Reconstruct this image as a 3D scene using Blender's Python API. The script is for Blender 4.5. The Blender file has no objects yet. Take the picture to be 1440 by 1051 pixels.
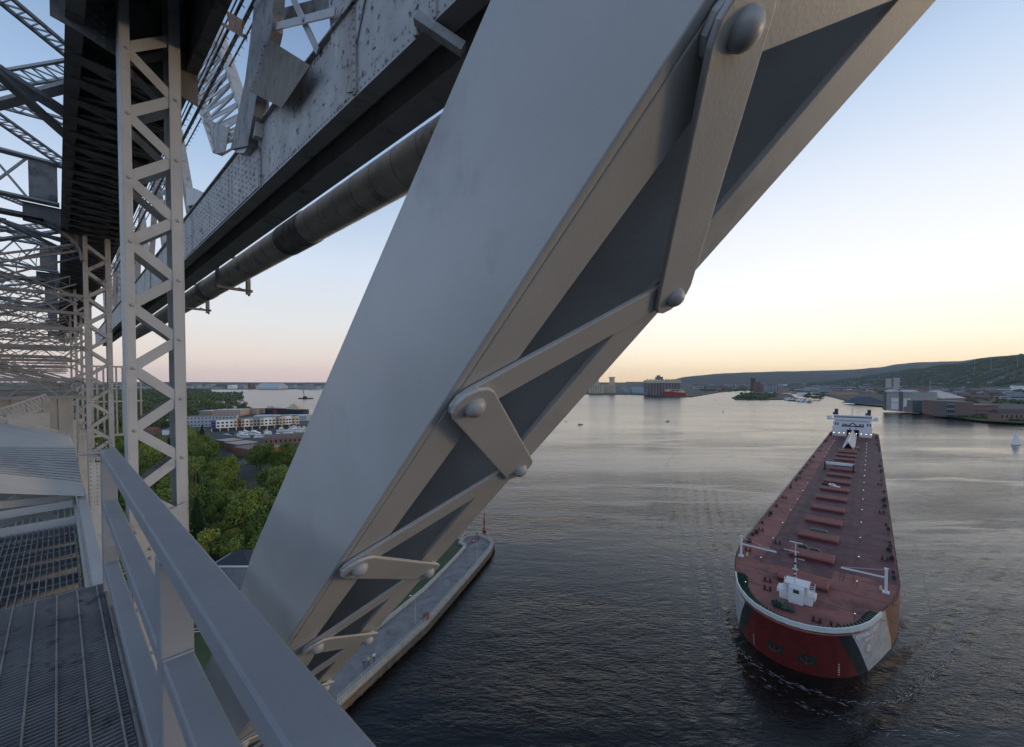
import bpy, bmesh, math, random
from mathutils import Vector, Matrix, noise
random.seed(7)
PI = math.pi
S = bpy.context.scene
COL = S.collection
# ------------------------------------------------------------------ camera model
F = 570.0; CX = 720.0; CY = 525.5; PIT = math.radians(-1.3); HY = 537.0; CH = 54.0
SH = HY - (CY + F * math.tan(PIT))
def ray(x, y):
    X = (x - CX) / F; Y = -(y - CY - SH) / F
    c, s = math.cos(PIT), math.sin(PIT)
    return Vector((X, c - Y * s, s + Y * c))
def W(x, y, z=0.0):
    r = ray(x, y); k = (z - CH) / r.z
    p = r * k; return Vector((p.x, p.y, z))
def WD(x, y, d):                       # point on the ray at forward depth d
    r = ray(x, y); p = r * (d / r.y); return Vector((p.x, p.y, p.z + CH))
TH = math.atan2(CX - 81.0, F / math.cos(PIT))
U = Vector((-math.sin(TH), math.cos(TH), 0)); V = Vector((math.cos(TH), math.sin(TH), 0))
def br(x, y):
    r = ray(x, y); return Vector((r.dot(V), r.dot(U), r.z))        # local (v, a, z)
def onz(x, y, z): b = br(x, y); return b * (z / b.z)
def onv(x, y, v): b = br(x, y); return b * (v / b.x)
def ona(x, y, a): b = br(x, y); return b * (a / b.y)

cam = bpy.data.cameras.new('camera'); co = bpy.data.objects.new('camera', cam); COL.objects.link(co)
co.location = (0, 0, CH); co.rotation_euler = (PI / 2 + PIT, 0, 0)
cam.sensor_fit = 'HORIZONTAL'; cam.sensor_width = 36.0; cam.lens = F / 1440 * 36
cam.shift_y = SH / 1440.0; cam.clip_start = 0.05; cam.clip_end = 60000
S.camera = co

# ------------------------------------------------------------------ mesh builder
class MB:
    def __init__(s): s.v = []; s.f = []; s.sm = []; s.mi = []; s.m = 0
    def add(s, vs, fs, smooth=False):
        n = len(s.v); s.v += [tuple(p) for p in vs]
        for f in fs: s.f.append([i + n for i in f]); s.sm.append(smooth); s.mi.append(s.m)
    def hexa(s, p):
        s.add(p, [(0, 3, 2, 1), (4, 5, 6, 7), (0, 1, 5, 4), (1, 2, 6, 5), (2, 3, 7, 6), (3, 0, 4, 7)])
    def box(s, x0, x1, y0, y1, z0, z1):
        s.hexa([(x0, y0, z0), (x1, y0, z0), (x1, y1, z0), (x0, y1, z0), (x0, y0, z1), (x1, y0, z1), (x1, y1, z1), (x0, y1, z1)])
    def beam(s, p, q, w, h, up=(0, 0, 1)):
        p = Vector(p); q = Vector(q); d = (q - p).normalized(); up = Vector(up)
        sd = d.cross(up)
        if sd.length < 1e-4: sd = d.cross(Vector((1, 0, 0)))
        sd.normalize(); u2 = sd.cross(d); a = sd * (w / 2); b = u2 * (h / 2)
        s.hexa([p - a - b, p + a - b, p + a + b, p - a + b, q - a - b, q + a - b, q + a + b, q - a + b])
    def tube(s, p, q, r, n=12, r2=None, caps=True):
        p = Vector(p); q = Vector(q); r2 = r if r2 is None else r2
        d = (q - p).normalized(); a = d.orthogonal().normalized(); b = d.cross(a)
        vs = []
        for c, rr in ((p, r), (q, r2)):
            for i in range(n):
                t = 2 * PI * i / n; vs.append(c + (a * math.cos(t) + b * math.sin(t)) * rr)
        s.add(vs, [(i, (i + 1) % n, n + (i + 1) % n, n + i) for i in range(n)], True)
        if caps: s.add(vs, [tuple(range(n - 1, -1, -1)), tuple(range(n, 2 * n))])
    def dome(s, c, nrm, r, h=None, n=10, k=3):
        c = Vector(c); d = Vector(nrm).normalized(); a = d.orthogonal().normalized(); b = d.cross(a); h = h or r * .75
        vs = []; fs = []
        for j in range(k):
            t = j / k * PI / 2
            for i in range(n):
                f = 2 * PI * i / n; vs.append(c + (a * math.cos(f) + b * math.sin(f)) * r * math.cos(t) + d * h * math.sin(t))
        vs.append(c + d * h)
        for j in range(k - 1):
            for i in range(n): fs.append((j * n + i, j * n + (i + 1) % n, (j + 1) * n + (i + 1) % n, (j + 1) * n + i))
        for i in range(n): fs.append(((k - 1) * n + i, (k - 1) * n + (i + 1) % n, k * n))
        s.add(vs, fs, True)
    def prism(s, pts, vec):
        n = len(pts); vec = Vector(vec); P = [Vector(p) for p in pts]; Q = [p + vec for p in P]
        s.add(P + Q, [tuple(range(n - 1, -1, -1)), tuple(range(n, 2 * n))] + [(i, (i + 1) % n, n + (i + 1) % n, n + i) for i in range(n)])
    def gable(s, x0, x1, y0, y1, z0, z1, ov=.3):    # ridge along x
        ym = (y0 + y1) / 2
        s.prism([(x0 - ov, y0 - ov, z0), (x0 - ov, y1 + ov, z0), (x0 - ov, ym, z1)], (x1 - x0 + 2 * ov, 0, 0))
    def hip(s, x0, x1, y0, y1, z0, z1, ov=.3):
        x0 -= ov; x1 += ov; y0 -= ov; y1 += ov; ym = (y0 + y1) / 2; k = min((y1 - y0) / 2, (x1 - x0) / 2 * .95)
        s.add([(x0, y0, z0), (x1, y0, z0), (x1, y1, z0), (x0, y1, z0), (x0 + k, ym, z1), (x1 - k, ym, z1)],
              [(0, 1, 5, 4), (1, 2, 5), (2, 3, 4, 5), (3, 0, 4), (3, 2, 1, 0)])
    def build(s, name, mats, parent=None, bevel=0, fix=True):
        me = bpy.data.meshes.new(name); me.from_pydata(s.v, [], s.f)
        for m in (mats if isinstance(mats, (list, tuple)) else [mats]): me.materials.append(m)
        me.polygons.foreach_set('use_smooth', s.sm); me.polygons.foreach_set('material_index', s.mi)
        if fix:
            b = bmesh.new(); b.from_mesh(me); bmesh.ops.recalc_face_normals(b, faces=b.faces); b.to_mesh(me); b.free()
        me.update()
        o = bpy.data.objects.new(name, me); COL.objects.link(o)
        if parent: o.parent = parent
        if bevel:
            m = o.modifiers.new('bevel', 'BEVEL'); m.width = bevel; m.segments = 2; m.limit_method = 'ANGLE'; m.angle_limit = math.radians(40)
            m.harden_normals = False
        return o
def tag(o, label=None, cat=None, group=None, kind=None):
    if label: o['label'] = label
    if cat: o['category'] = cat
    if group: o['group'] = group
    if kind: o['kind'] = kind
    return o
def empty(name, loc=(0, 0, 0), rz=0, label=None, cat=None, group=None):
    o = bpy.data.objects.new(name, None); COL.objects.link(o); o.location = loc; o.rotation_euler = (0, 0, rz)
    o.empty_display_size = .3
    return tag(o, label, cat, group)
def copy_tree(o, parent=None):
    c = o.copy(); COL.objects.link(c)
    if parent: c.parent = parent
    for ch in list(o.children): copy_tree(ch, c)
    return c
def broot(name, label, cat, group=None, loc=(0, 0, 0)):       # root in the bridge frame: x = across, y = along, z from eye level
    return empty(name, (0, 0, CH), TH, label, cat, group)

# ------------------------------------------------------------------ materials
def nt(name):
    m = bpy.data.materials.new(name); m.use_nodes = True; n = m.node_tree
    return m, n, n.nodes['Principled BSDF'], n.nodes, n.links
def mat(name, col, rough=.6, metal=0, var=.12, scale=3.0, bump=0, bscale=40, spec=.5, coord='Object', dirt=None, dscale=2, damt=.5, emis=0, two=None):
    m, n, B, N, L = nt(name)
    B.inputs['Roughness'].default_value = rough; B.inputs['Metallic'].default_value = metal
    B.inputs['Specular IOR Level'].default_value = spec
    tc = N.new('ShaderNodeTexCoord')
    nz = N.new('ShaderNodeTexNoise'); nz.inputs['Scale'].default_value = scale; nz.inputs['Detail'].default_value = 6; nz.inputs['Roughness'].default_value = .62
    L.new(tc.outputs[coord], nz.inputs['Vector'])
    cr = N.new('ShaderNodeValToRGB'); L.new(nz.outputs['Fac'], cr.inputs['Fac'])
    c = Vector(col)
    cr.color_ramp.elements[0].position = .3; cr.color_ramp.elements[1].position = .7
    cr.color_ramp.elements[0].color = (*(c * (1 - var)), 1); cr.color_ramp.elements[1].color = (*(Vector(two) if two else c * (1 + var)), 1)
    out = cr.outputs['Color']
    if dirt:
        n2 = N.new('ShaderNodeTexNoise'); n2.inputs['Scale'].default_value = dscale; n2.inputs['Detail'].default_value = 9; n2.inputs['Roughness'].default_value = .7
        L.new(tc.outputs[coord], n2.inputs['Vector'])
        r2 = N.new('ShaderNodeValToRGB'); r2.color_ramp.elements[0].position = .62 - damt * .2; r2.color_ramp.elements[1].position = .72 - damt * .1
        L.new(n2.outputs['Fac'], r2.inputs['Fac'])
        mx = N.new('ShaderNodeMixRGB'); L.new(r2.outputs['Color'], mx.inputs['Fac']); L.new(out, mx.inputs['Color1']); mx.inputs['Color2'].default_value = (*dirt, 1)
        out = mx.outputs['Color']
    L.new(out, B.inputs['Base Color'])
    if bump:
        b2 = N.new('ShaderNodeTexNoise'); b2.inputs['Scale'].default_value = bscale; b2.inputs['Detail'].default_value = 3
        L.new(tc.outputs[coord], b2.inputs['Vector'])
        bp = N.new('ShaderNodeBump'); bp.inputs['Strength'].default_value = bump; bp.inputs['Distance'].default_value = .01
        L.new(b2.outputs['Fac'], bp.inputs['Height']); L.new(bp.outputs['Normal'], B.inputs['Normal'])
    if emis:
        B.inputs['Emission Color'].default_value = (*col, 1); B.inputs['Emission Strength'].default_value = emis
    return m
M = {}
M['paint'] = mat('grey_bridge_paint', (.455, .455, .44), .42, 0, .13, .9, .06, 120, dirt=(.35, .35, .34), dscale=1.6, damt=.35)
M['railpaint'] = mat('blue_grey_rail_paint', (.26, .272, .285), .45, 0, .08, 2.5, .12, 90, dirt=(.20, .205, .21), dscale=3, damt=.3)
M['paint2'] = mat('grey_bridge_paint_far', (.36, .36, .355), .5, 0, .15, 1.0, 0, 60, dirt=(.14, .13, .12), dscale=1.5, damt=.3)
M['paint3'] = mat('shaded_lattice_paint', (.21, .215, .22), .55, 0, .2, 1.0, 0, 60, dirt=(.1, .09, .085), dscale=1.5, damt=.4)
M['darksteel'] = mat('dirty_steel_with_shade', (.185, .185, .18), .6, 0, .3, 1.2, 0, 60, dirt=(.05, .045, .04), dscale=2, damt=.6)  # bridge paint darkened to hold the shade of enclosed members, plus patchy dirt
M['rivet'] = mat('rivet_paint', (.36, .355, .34), .4, 0, .1, 6)
M['inner'] = mat('member_inside_skylit_paint', (.5, .54, .58), .5, 0, .12, 2, .3, 30)  # raised pale blue tone stands in for sky light inside the member
M['galv'] = mat('galvanised_grating', (.215, .22, .225), .5, .1, .35, 2.5, 0, 30, dirt=(.06, .06, .06), dscale=5, damt=.4)
M['cable'] = mat('black_cable', (.03, .03, .032), .5, 0, .2, 4)
M['pipe'] = mat('brown_pipe_jacket', (.5, .45, .39), .38, 0, .22, 1.3, .2, 8, dirt=(.05, .045, .04), dscale=1, damt=.35)
M['rust'] = mat('rusty_plate', (.22, .12, .07), .8, 0, .5, 6)
# weathered paint with rust spots
def weathered():
    m, n, B, N, L = nt('weathered_girder_paint'); tc = N.new('ShaderNodeTexCoord')
    def noi(sc, det, ro=.6, st=None):
        z = N.new('ShaderNodeTexNoise'); z.inputs['Scale'].default_value = sc; z.inputs['Detail'].default_value = det; z.inputs['Roughness'].default_value = ro
        if st:
            mp = N.new('ShaderNodeMapping'); mp.inputs['Scale'].default_value = st; L.new(tc.outputs['Object'], mp.inputs['Vector']); L.new(mp.outputs['Vector'], z.inputs['Vector'])
        else: L.new(tc.outputs['Object'], z.inputs['Vector'])
        return z
    def ramp(src, a, b):
        r = N.new('ShaderNodeMapRange'); r.inputs['From Min'].default_value = a; r.inputs['From Max'].default_value = b; L.new(src, r.inputs['Value']); return r.outputs['Result']
    def mix(fac, a, b):
        x = N.new('ShaderNodeMixRGB'); L.new(fac, x.inputs['Fac'])
        for s_, k in ((a, 'Color1'), (b, 'Color2')):
            if isinstance(s_, tuple): x.inputs[k].default_value = (*s_, 1)
            else: L.new(s_, x.inputs[k])
        return x.outputs['Color']
    base = mix(ramp(noi(1.5, 5).outputs['Fac'], .35, .65), (.42, .42, .41), (.32, .32, .315))
    streak = ramp(noi(1, 5, .6, (1, 1.2, .18)).outputs['Fac'], .5, .75)
    c1 = mix(streak, base, (.20, .17, .15))
    spots = ramp(noi(4.5, 9, .72).outputs['Fac'], .565, .625)
    c2 = mix(spots, c1, (.055, .04, .034))
    rust = ramp(noi(2.0, 8, .75).outputs['Fac'], .64, .70)
    c3 = mix(rust, c2, (.20, .10, .055))
    L.new(c3, B.inputs['Base Color']); B.inputs['Roughness'].default_value = .6
    bp = N.new('ShaderNodeBump'); bp.inputs['Strength'].default_value = .5; bp.inputs['Distance'].default_value = .02
    L.new(spots, bp.inputs['Height']); L.new(bp.outputs['Normal'], B.inputs['Normal'])
    return m
M['weather'] = weathered()
SIMPLE = {}
def flat(name, col, rough=.7, var=.12, scale=.6, **k):
    if name not in SIMPLE: SIMPLE[name] = mat(name, col, rough, 0, var, scale, **k)
    return SIMPLE[name]

# ================================================================== LIFT SPAN
span = broot('lift_bridge_span', 'grey steel truss of the lift bridge with its big laced diagonal crossing the whole foreground', 'lift bridge')
R2 = math.sqrt(.5)
def dg(s, v, n):             # diagonal member frame: s down the slope, v across, n outward
    return Vector((v, (s + n) * R2, (n - s) * R2))
V1, V2, N1, N2 = .60, 1.22, .497, .972
S0, S1 = -6.6, 9.6
kink = [(S0, 0), (2.08, 0), (2.14, .006), (2.20, .02), (2.28, .045), (2.36, .07), (2.44, .088), (2.54, .098), (2.7, .10), (S1, .10)]
def plate(kv, n0, n1, sgn, v, t):
    mb = MB(); vs = []
    for s_, k in kv:
        k2 = k * .2
        for (vv, nn) in ((v + k * sgn, n0), (v + k2 * sgn, n1), (v + t + k2 * sgn, n1), (v + t + k * sgn, n0)): vs.append(dg(s_, vv, nn))
    fs = []
    for i in range(len(kv) - 1):
        for j in range(4): fs.append((4 * i + j, 4 * i + (j + 1) % 4, 4 * i + 4 + (j + 1) % 4, 4 * i + 4 + j))
    mb.add(vs, fs, True); e = 4 * (len(kv) - 1); mb.add(vs, [(0, 1, 2, 3), (e, e + 1, e + 2, e + 3)]); return mb
dia = plate(kink, N1, N2, 1, V1, .025).build('diagonal_brace', M['paint'], span, .004)
tag(dia, 'big diagonal box member with smooth side plate and laced underside')
mb = MB(); mb.hexa([dg(S0, V2 - .02, N1 + .016), dg(S0, V2 - .02, N2), dg(S0, V2, N2), dg(S0, V2, N1 + .016), dg(S1, V2 - .02, N1 + .016), dg(S1, V2 - .02, N2), dg(S1, V2, N2), dg(S1, V2, N1 + .016)])
mb.hexa([dg(S0, V1 + .1, N2 - .025), dg(S0, V2 - .022, N2 - .025), dg(S0, V2 - .022, N2 - .004), dg(S0, V1 + .1, N2 - .004), dg(S1, V1 + .1, N2 - .025), dg(S1, V2 - .022, N2 - .025), dg(S1, V2 - .022, N2 - .004), dg(S1, V1 + .1, N2 - .004)])
mb.build('inner_plate', M['inner'], dia)
def slab_s(v0, v1, n0, n1, kv=((S0, 0), (S1, 0))):
    mb = MB()
    for (a, ka), (b, kb) in zip(kv[:-1], kv[1:]):
        mb.hexa([dg(a, v0 + ka, n0), dg(a, v1 + ka, n0), dg(a, v1 + ka, n1), dg(a, v0 + ka, n1), dg(b, v0 + kb, n0), dg(b, v1 + kb, n0), dg(b, v1 + kb, n1), dg(b, v0 + kb, n1)])
    return mb
slab_s(V1 + .0255, .748, N1 - .001, N1 + .017, kink).build('flange', M['paint'], dia, .003)
slab_s(1.075, V2, N1 - .001, N1 + .015).build('flange', M['paint'], dia, .003)
# lacing: flat bars riveted zigzag, alternate bars lying over the others
rm = [-.257 + .81 * i for i in range(-6, 10)]; rr = [.13 + .81 * i for i in range(-6, 10)]
def lbar(sa, va, sb, vb, n0, n1, w, ext=.06, rim=False):
    A = Vector((sa, va)); B_ = Vector((sb, vb)); d = (B_ - A).normalized(); p = Vector((-d.y, d.x)) * (w / 2)
    pts = []
    for c, sg in ((A, -1), (B_, 1)):
        for i in range(7):
            t = -PI / 2 + PI * i / 6
            pts.append(c + d * sg * ext * math.cos(t) * 1.0 + (p * math.sin(t) * sg))
    mb = MB(); mb.prism([dg(q.x, q.y, n0) for q in pts], dg(0, 0, n1) - dg(0, 0, n0)); return mb
for i, s_ in enumerate(rm):
    if s_ > 6: break
    vm = .672 if s_ < 2 else .765
    # under layer: M -> R of the bay above; upper layer M -> R of the bay below
    lbar(s_, vm, rr[i - 1] if i else rr[0] - .81, 1.148, N1 - .016, N1 - .003, .105).build('lacing_bar', M['paint'], dia, .003)
    lbar(s_, vm, rr[i], 1.16, N1 - .030, N1 - .018, .122, .062).build('lacing_bar', M['paint'], dia, .004)
    nn = -(dg(0, 0, 1) - dg(0, 0, 0))
    mb = MB(); mb.dome(dg(s_, vm, N1 - .030), nn, .029, .026, 20, 6); mb.build('rivet_head', M['rivet'], dia)
    mb = MB(); mb.dome(dg(rr[i], 1.16, N1 - .030), nn, .029, .026, 20, 6); mb.build('rivet_head', M['rivet'], dia)

# --- laced posts
BAYS = [7.3, 18.6, 29.9, 41.2, 52.5]
def post(a0, det):
    z0, z1 = -6.6, (5.7 if det else 4.64)
    p = MB()
    p.box(V1, V1 + .012, a0, a0 + .42, z0, z1)                     # left web
    p.box(V1 + .0122, V1 + .10, a0, a0 + .012, z0, z1)             # left flanges
    p.box(V1 + .0122, V1 + .10, a0 + .408, a0 + .42, z0, z1)
    p.box(V2 - .012, V2, a0, a0 + .42, z0, z1)
    p.box(V2 - .13, V2 - .0122, a0, a0 + .012, z0, z1)
    p.box(V2 - .13, V2 - .0122, a0 + .408, a0 + .42, z0, z1)
    o = p.build('laced_post', M['paint'] if det else M['paint2'], span, .004 if det else 0)
    zs = .18; lb = MB(); rv = MB(); bars = []
    z = zs - .83 * 8
    for aa in (a0 + .014, a0 + .396):
        k = 0
        for i in range(-8, 6):
            zl = zs + .83 * i
            for zr in (zl - .42, zl + .41):
                if zr < z0 or zr > z1 or zl < z0 or zl > z1: continue
                m = MB(); m.beam((V1 + .05, aa + .006 * (zr > zl), zl), (V2 - .07, aa + .006 * (zr > zl), zr), .005, .125, (0, 0, 1))
                if det and aa < a0 + .1: m.build('lacing_bar', M['paint'], o, .003)
                else:
                    lb.beam((V1 + .05, aa + .006 * (zr > zl), zl), (V2 - .07, aa + .006 * (zr > zl), zr), .005, .10, (0, 0, 1))
            if aa < a0 + .1:
                rv.dome((V1 + .065, a0, zl), (0, -1, 0), .024, .02, 10, 3); rv.dome((V2 - .065, a0, zl - .42), (0, -1, 0), .024, .02, 10, 3)
    lb.build('rear_lacing', M['paint2'], o); rv.build('rivet_head', M['rivet'], o)['kind'] = 'stuff'
    # foot gusset with rivets and open holes
    g = MB(); g.box(V1 + .02, V2 - .02, a0 - .016, a0 - .004, z0, -1.9 if det else -2.6)
    g.build('gusset_plate', M['paint'], o, .003)
    rv = MB()
    for c in (V1 + .06, V1 + .2, V2 - .2, V2 - .06):
        for i in range(30 if c in (V1 + .06, V2 - .06) else 16): rv.dome((c, a0 - .016, -2.0 - .13 * i), (0, -1, 0), .026, .022, 10, 3)
    rv.build('rivet_head', M['rivet'], o)['kind'] = 'stuff'
    return o
for i, a0 in enumerate(BAYS[:4]): post(a0, i == 0)

# --- top chord with batten plates under it
ZC = 4.65
c = MB()
c.box(.28, .31, -7, 70, ZC, 5.75); c.box(1.36, 1.39, -7, 70, ZC, 5.75); c.box(.20, 1.46, -7, 70, 5.755, 5.79)
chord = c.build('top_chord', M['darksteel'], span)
b = MB()
for y in range(0, 116):
    a = -6 + y * .66
    if 3.2 < a < 7.9: continue
    b.box(.22, 1.44, a, a + .2, ZC - .02, ZC - .004)
    b.beam((.34, a + .2, ZC + .01), (1.34, a + .66, ZC + .01), .11, .014); b.beam((1.34, a + .2, ZC + .028), (.34, a + .66, ZC + .028), .11, .014)
b.build('batten_plate', M['darksteel'], chord)['kind'] = 'stuff' 
f = MB(); f.box(.14, .28, -7, 70, ZC + .003, ZC + .02); f.box(1.39, 1.5, -7, 70, ZC + .003, ZC + .02); f.build('chord_flange', M['darksteel'], chord)

# --- cross (portal) frames
def laced(mb, p, q, w, up, n, ch=.07, t=.03, fl=.035):
    """laced strut: two flanges w apart joined by zigzag bars"""
    p = Vector(p); q = Vector(q); d = (q - p); L_ = d.length; d.normalize(); up = Vector(up); sd = d.cross(up).normalized(); u2 = sd.cross(d)
    for s_ in (-1, 1):
        mb.beam(p + u2 * s_ * w / 2, q + u2 * s_ * w / 2, ch, fl, u2)
    for i in range(n):
        a = p + d * (L_ * i / n); b_ = p + d * (L_ * (i + .5) / n); c_ = p + d * (L_ * (i + 1) / n)
        mb.beam(a + u2 * w / 2, b_ - u2 * w / 2, t, t * .35, u2); mb.beam(b_ - u2 * w / 2, c_ + u2 * w / 2, t, t * .35, u2)
def portal(a0, first=False):
    m = MB()
    zt, zb = 6.55, 5.4
    m.box(-11, .27, a0 - .16, a0 + .16, zt, zt + .06); m.box(-11, .13, a0 - .16, a0 + .16, zb - .06, zb)
    for k in range(14):
        x = -.5 - k * .75
        for s_ in (0, 1): m.beam((x - .75 * s_, a0 + .05 * s_, zb), (x - .75 * (1 - s_), a0 + .05 * s_, zt), .05, .10, (0, 1, 0))
    o = m.build('portal_strut', M['paint2'], span)
    pl = MB(); pl.box(-.47, .10, a0 - .03, a0 - .01, zb + .02, zt - .02)
    for k in range(8): pl.dome((-.42 + .065 * k, a0 - .03, zb + .08), (0, -1, 0), .025, .02, 8, 2)
    pl.build('web_plate', M['darksteel'], o)
    # lower flange and curved knee running down to the post
    k = MB(); pts = []
    k.box(-11, -.2, a0 - .2, a0 + .2, 4.82, 4.9)
    arc = [(-.6, 4.80), (-.2, 4.74), (.1, 4.62), (.35, 4.42), (.52, 4.15), (.58, 3.8)]
    for p0, p1 in zip(arc[:-1], arc[1:]): k.beam((p0[0], a0 + .1, p0[1]), (p1[0], a0 + .1, p1[1]), .34, .05, (0, 1, 0) if 0 else (0, 0, 1))
    k.prism([(-.6, a0 + .1, 4.815), (-.2, a0 + .1, 4.755), (.1, a0 + .1, 4.635), (.35, a0 + .1, 4.435), (.52, a0 + .1, 4.165), (.59, a0 + .1, 3.8), (.6, a0 + .1, 5.3), (-.6, a0 + .1, 5.3)], (0, .015, 0))
    k.build('knee_bracket', M['darksteel'], o)
    l = MB(); laced(l, (-11, a0, 4.3), (-.9, a0, 4.5), .3, (0, 0, 1), 24, .05, .035); l.beam((-11, a0 + .1, 5.3), (-1.2, a0 + .1, 4.2), .06, .1); 
    for k2 in range(6): l.beam((-1.2 - k2 * 1.6, a0 + .12, 4.9), (-2.0 - k2 * 1.6, a0 + .12, 4.35), .05, .08); l.beam((-2.8 - k2 * 1.6, a0 + .12, 4.9), (-2.0 - k2 * 1.6, a0 + .12, 4.35), .05, .08)
    l.build('lower_lacing', M['paint2'], o)
    return o
for a0 in BAYS[1:]: portal(a0)
portal(63.8)
# near frame at the first post: deep strut and the big triangular gusset overhead
m = MB(); m.box(-11, .13, 7.05, 7.55, 5.12, 5.16); m.box(-11, .13, 7.28, 7.31, 5.17, 6.3); m.box(-11, .2, 7.05, 7.55, 6.31, 6.36)
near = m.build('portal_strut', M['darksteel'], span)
GA = 7.76
m = MB(); g0 = ona(70, 21, GA); g1 = ona(107, 42, GA); g2 = ona(160, 76, GA)
m.prism([(g0.x, GA, g0.z), (g1.x, GA, g1.z), (g2.x, GA, g2.z), (1.5, GA, g2.z - .25), (1.5, GA, 5.6), (g0.x, GA, 5.6)], (0, .02, 0))
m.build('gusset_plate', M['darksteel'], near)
rv = MB()
for k in range(9): rv.dome((.5, GA, 4.5 + .1 * k), (0, -1, 0), .028, .022, 10, 3); rv.dome((.42, GA, 4.55 + .1 * k), (0, -1, 0), .028, .022, 10, 3)
rv.build('rivet_head', M['darksteel'], near)['kind'] = 'stuff'

# --- roof laterals between the frames
def lat(pa, pb, z, kind, w=.22, n=40, ext=3.5, sh=0.0, far=.3):
    A = onz(*pa, z); B_ = onz(*pb, z); d = (A - B_); L_ = d.length; d.normalize()
    A = B_ + d * max(L_ * ext, 6); B_ = B_ - d * far
    off = Vector((0, sh, 0)); m = MB()
    if kind == 'l': laced(m, A + off, B_ + off, w, (0, 0, 1) if w < 0 else Vector((0, 0, 1)).cross(d), n // 2, .05, .03, .05)
    else: m.beam(A + off, B_ + off, w, .08)
    return m.build('lateral_brace', M['paint2'], span)
for sh in (0, 11.3, 22.6, 33.9):
    lat((36, 24), (106, 82), 5.9, 'l', .26, 60, 3, sh); lat((8, 112), (106, 96), 5.9, 'l', .36, 46, 3, sh)
    lat((10, 144), (104, 119), 5.7, 's', .2, 0, 3, sh); lat((0, 100), (98, 163), 5.5, 's', .26, 0, 2.2, sh)
    lat((10, 116), (92, 190), 5.3, 's', .16, 0, 2.2, sh); lat((4, 148), (100, 174), 5.9, 'l', .30, 40, 3, sh)
    lat((6, 172), (92, 232), 5.9, 'l', .30, 50, 3, sh)
# --- mid height sway struts receding behind
for i, a0 in enumerate([18.6, 24.2, 29.9, 35.5, 41.2, 46.8, 52.5, 58.1, 63.8]):
    for k, zz in enumerate((2.4, 1.1, -.2)):
        if i % 2 and k != 1: continue
        m = MB(); laced(m, (-11, a0, zz), (.58, a0, zz + (.25 if (i + k) % 2 else 0)), .55, (0, 0, 1), 11, .12, .09, .09)
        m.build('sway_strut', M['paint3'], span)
    m = MB(); laced(m, (-9, a0 + .3, 3.6 - .9 * (i % 2)), (.5, a0 + .3, -.2), .34, (0, 0, 1), 22, .07, .05, .05)
    laced(m, (-8, a0 + .6, -.7), (.5, a0 + .6, 4.2), .34, (0, 0, 1), 22, .07, .05, .05)
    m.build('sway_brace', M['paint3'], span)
for a0 in BAYS[1:]:
    for k, (z0_, z1_) in enumerate(((4.2, 2.5), (2.5, 4.2))):
        m = MB(); laced(m, (-3.4, a0 + .05 * k, z0_), (.5, a0 + .05 * k, z1_), .2, (0, 0, 1), 14, .10, .035, .05); laced(m, (-7.4, a0 + .05 * k, z1_), (-3.5, a0 + .05 * k, z0_), .2, (0, 0, 1), 14, .10, .035, .05)
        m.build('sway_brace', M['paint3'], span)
m = MB(); laced(m, ona(-160, 556, 13), ona(78, 613, 13), .2, (0, 0, 1), 40, .05, .03, .03); m.build('lateral_brace', M['paint'], span)
m = MB(); laced(m, ona(-160, 640, 13.6), ona(70, 562, 13.6), .26, (0, 0, 1), 34, .05, .04, .04); m.build('lateral_brace', M['paint2'], span)
# bottom chord far below
m = MB(); m.box(V1, V1 + .03, -7, 60, -7.5, -6.62); m.box(V2 - .03, V2, -7, 60, -7.5, -6.62); m.box(V1 + .032, V2 - .032, -7, 60, -7.2, -7.17)
m.build('bottom_chord', M['paint2'], span)
# short riveted stubs seen between post and rail
m = MB(); q = onv(232, 706, V2 - .2); m.prism([(V2 - .02, 7.26, -2.1), (V2 - .32, 7.26, -2.1), (V2 - .34, 7.26, -1.82), (V2 - .02, 7.26, -1.7)], (0, .015, 0)); m.build('gusset_plate', M['paint'], span, .003)

# ================================================================== WALKWAY + RAILING
ZF = -1.55
walk = broot('steel_walkway', 'bar grating walkway with light cross rods at the bottom left', 'walkway')
m = MB(); a = -2.0
while a < 4.38: m.box(-1.25, .2, a, a + .006, ZF - .035, ZF); a += .030
m.build('bearing_bars', M['galv'], walk)
m = MB()
for k in range(14): m.tube((.17 - .1 * k, -2, ZF + .001), (.17 - .1 * k, 4.40, ZF + .001), .0042, 6)
m.build('cross_rods', M['galv'], walk)
m = MB(); m.box(-1.25, .225, 4.385, 4.395, ZF - .06, ZF + .003); m.box(.205, .215, -2, 4.38, ZF - .12, ZF + .006); m.box(.216, .26, -2, 4.38, ZF - .125, ZF - .115)
m.box(-1.26, -1.252, -2, 4.4, ZF - .12, ZF + .01); m.build('edge_beam', M['galv'], walk, .001)
m = MB()
for a in (-1.0, .6, 2.2, 3.8): m.box(-1.25, .2, a, a + .07, ZF - .16, ZF - .04)
m.build('joist', M['paint'], walk)
low = broot('lower_walkway', 'dark lower grating platform one step down beyond the end of the main walkway', 'walkway')
m = MB(); x = -3.5
while x < .12: m.box(x, x + .007, 4.42, 7.34, -1.80, -1.75); x += .040
m.build('bearing_bars', M['galv'], low)
m = MB()
for k in range(12): m.tube((-3.5, 4.5 + .25 * k, -1.752), (.12, 4.5 + .25 * k, -1.752), .005, 6)
m.build('cross_rods', M['galv'], low)
m = MB(); m.box(.125, .145, 4.4, 8.9, -1.9, -1.68); m.box(.16, .24, 4.4, 9, -1.66, -1.60); m.box(-3.5, .12, 7.36, 7.44, -1.85, -1.68); m.box(-3.5, .2, 4.403, 4.413, -1.9, -1.62); m.build('edge_beam', M['paint'], low, .002)
m = MB()
for k in range(6): m.box(-3.5, .1, 4.6 + .5 * k, 4.66 + .5 * k, -2.0, -1.82)
m.build('joist', M['paint2'], low)
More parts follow.
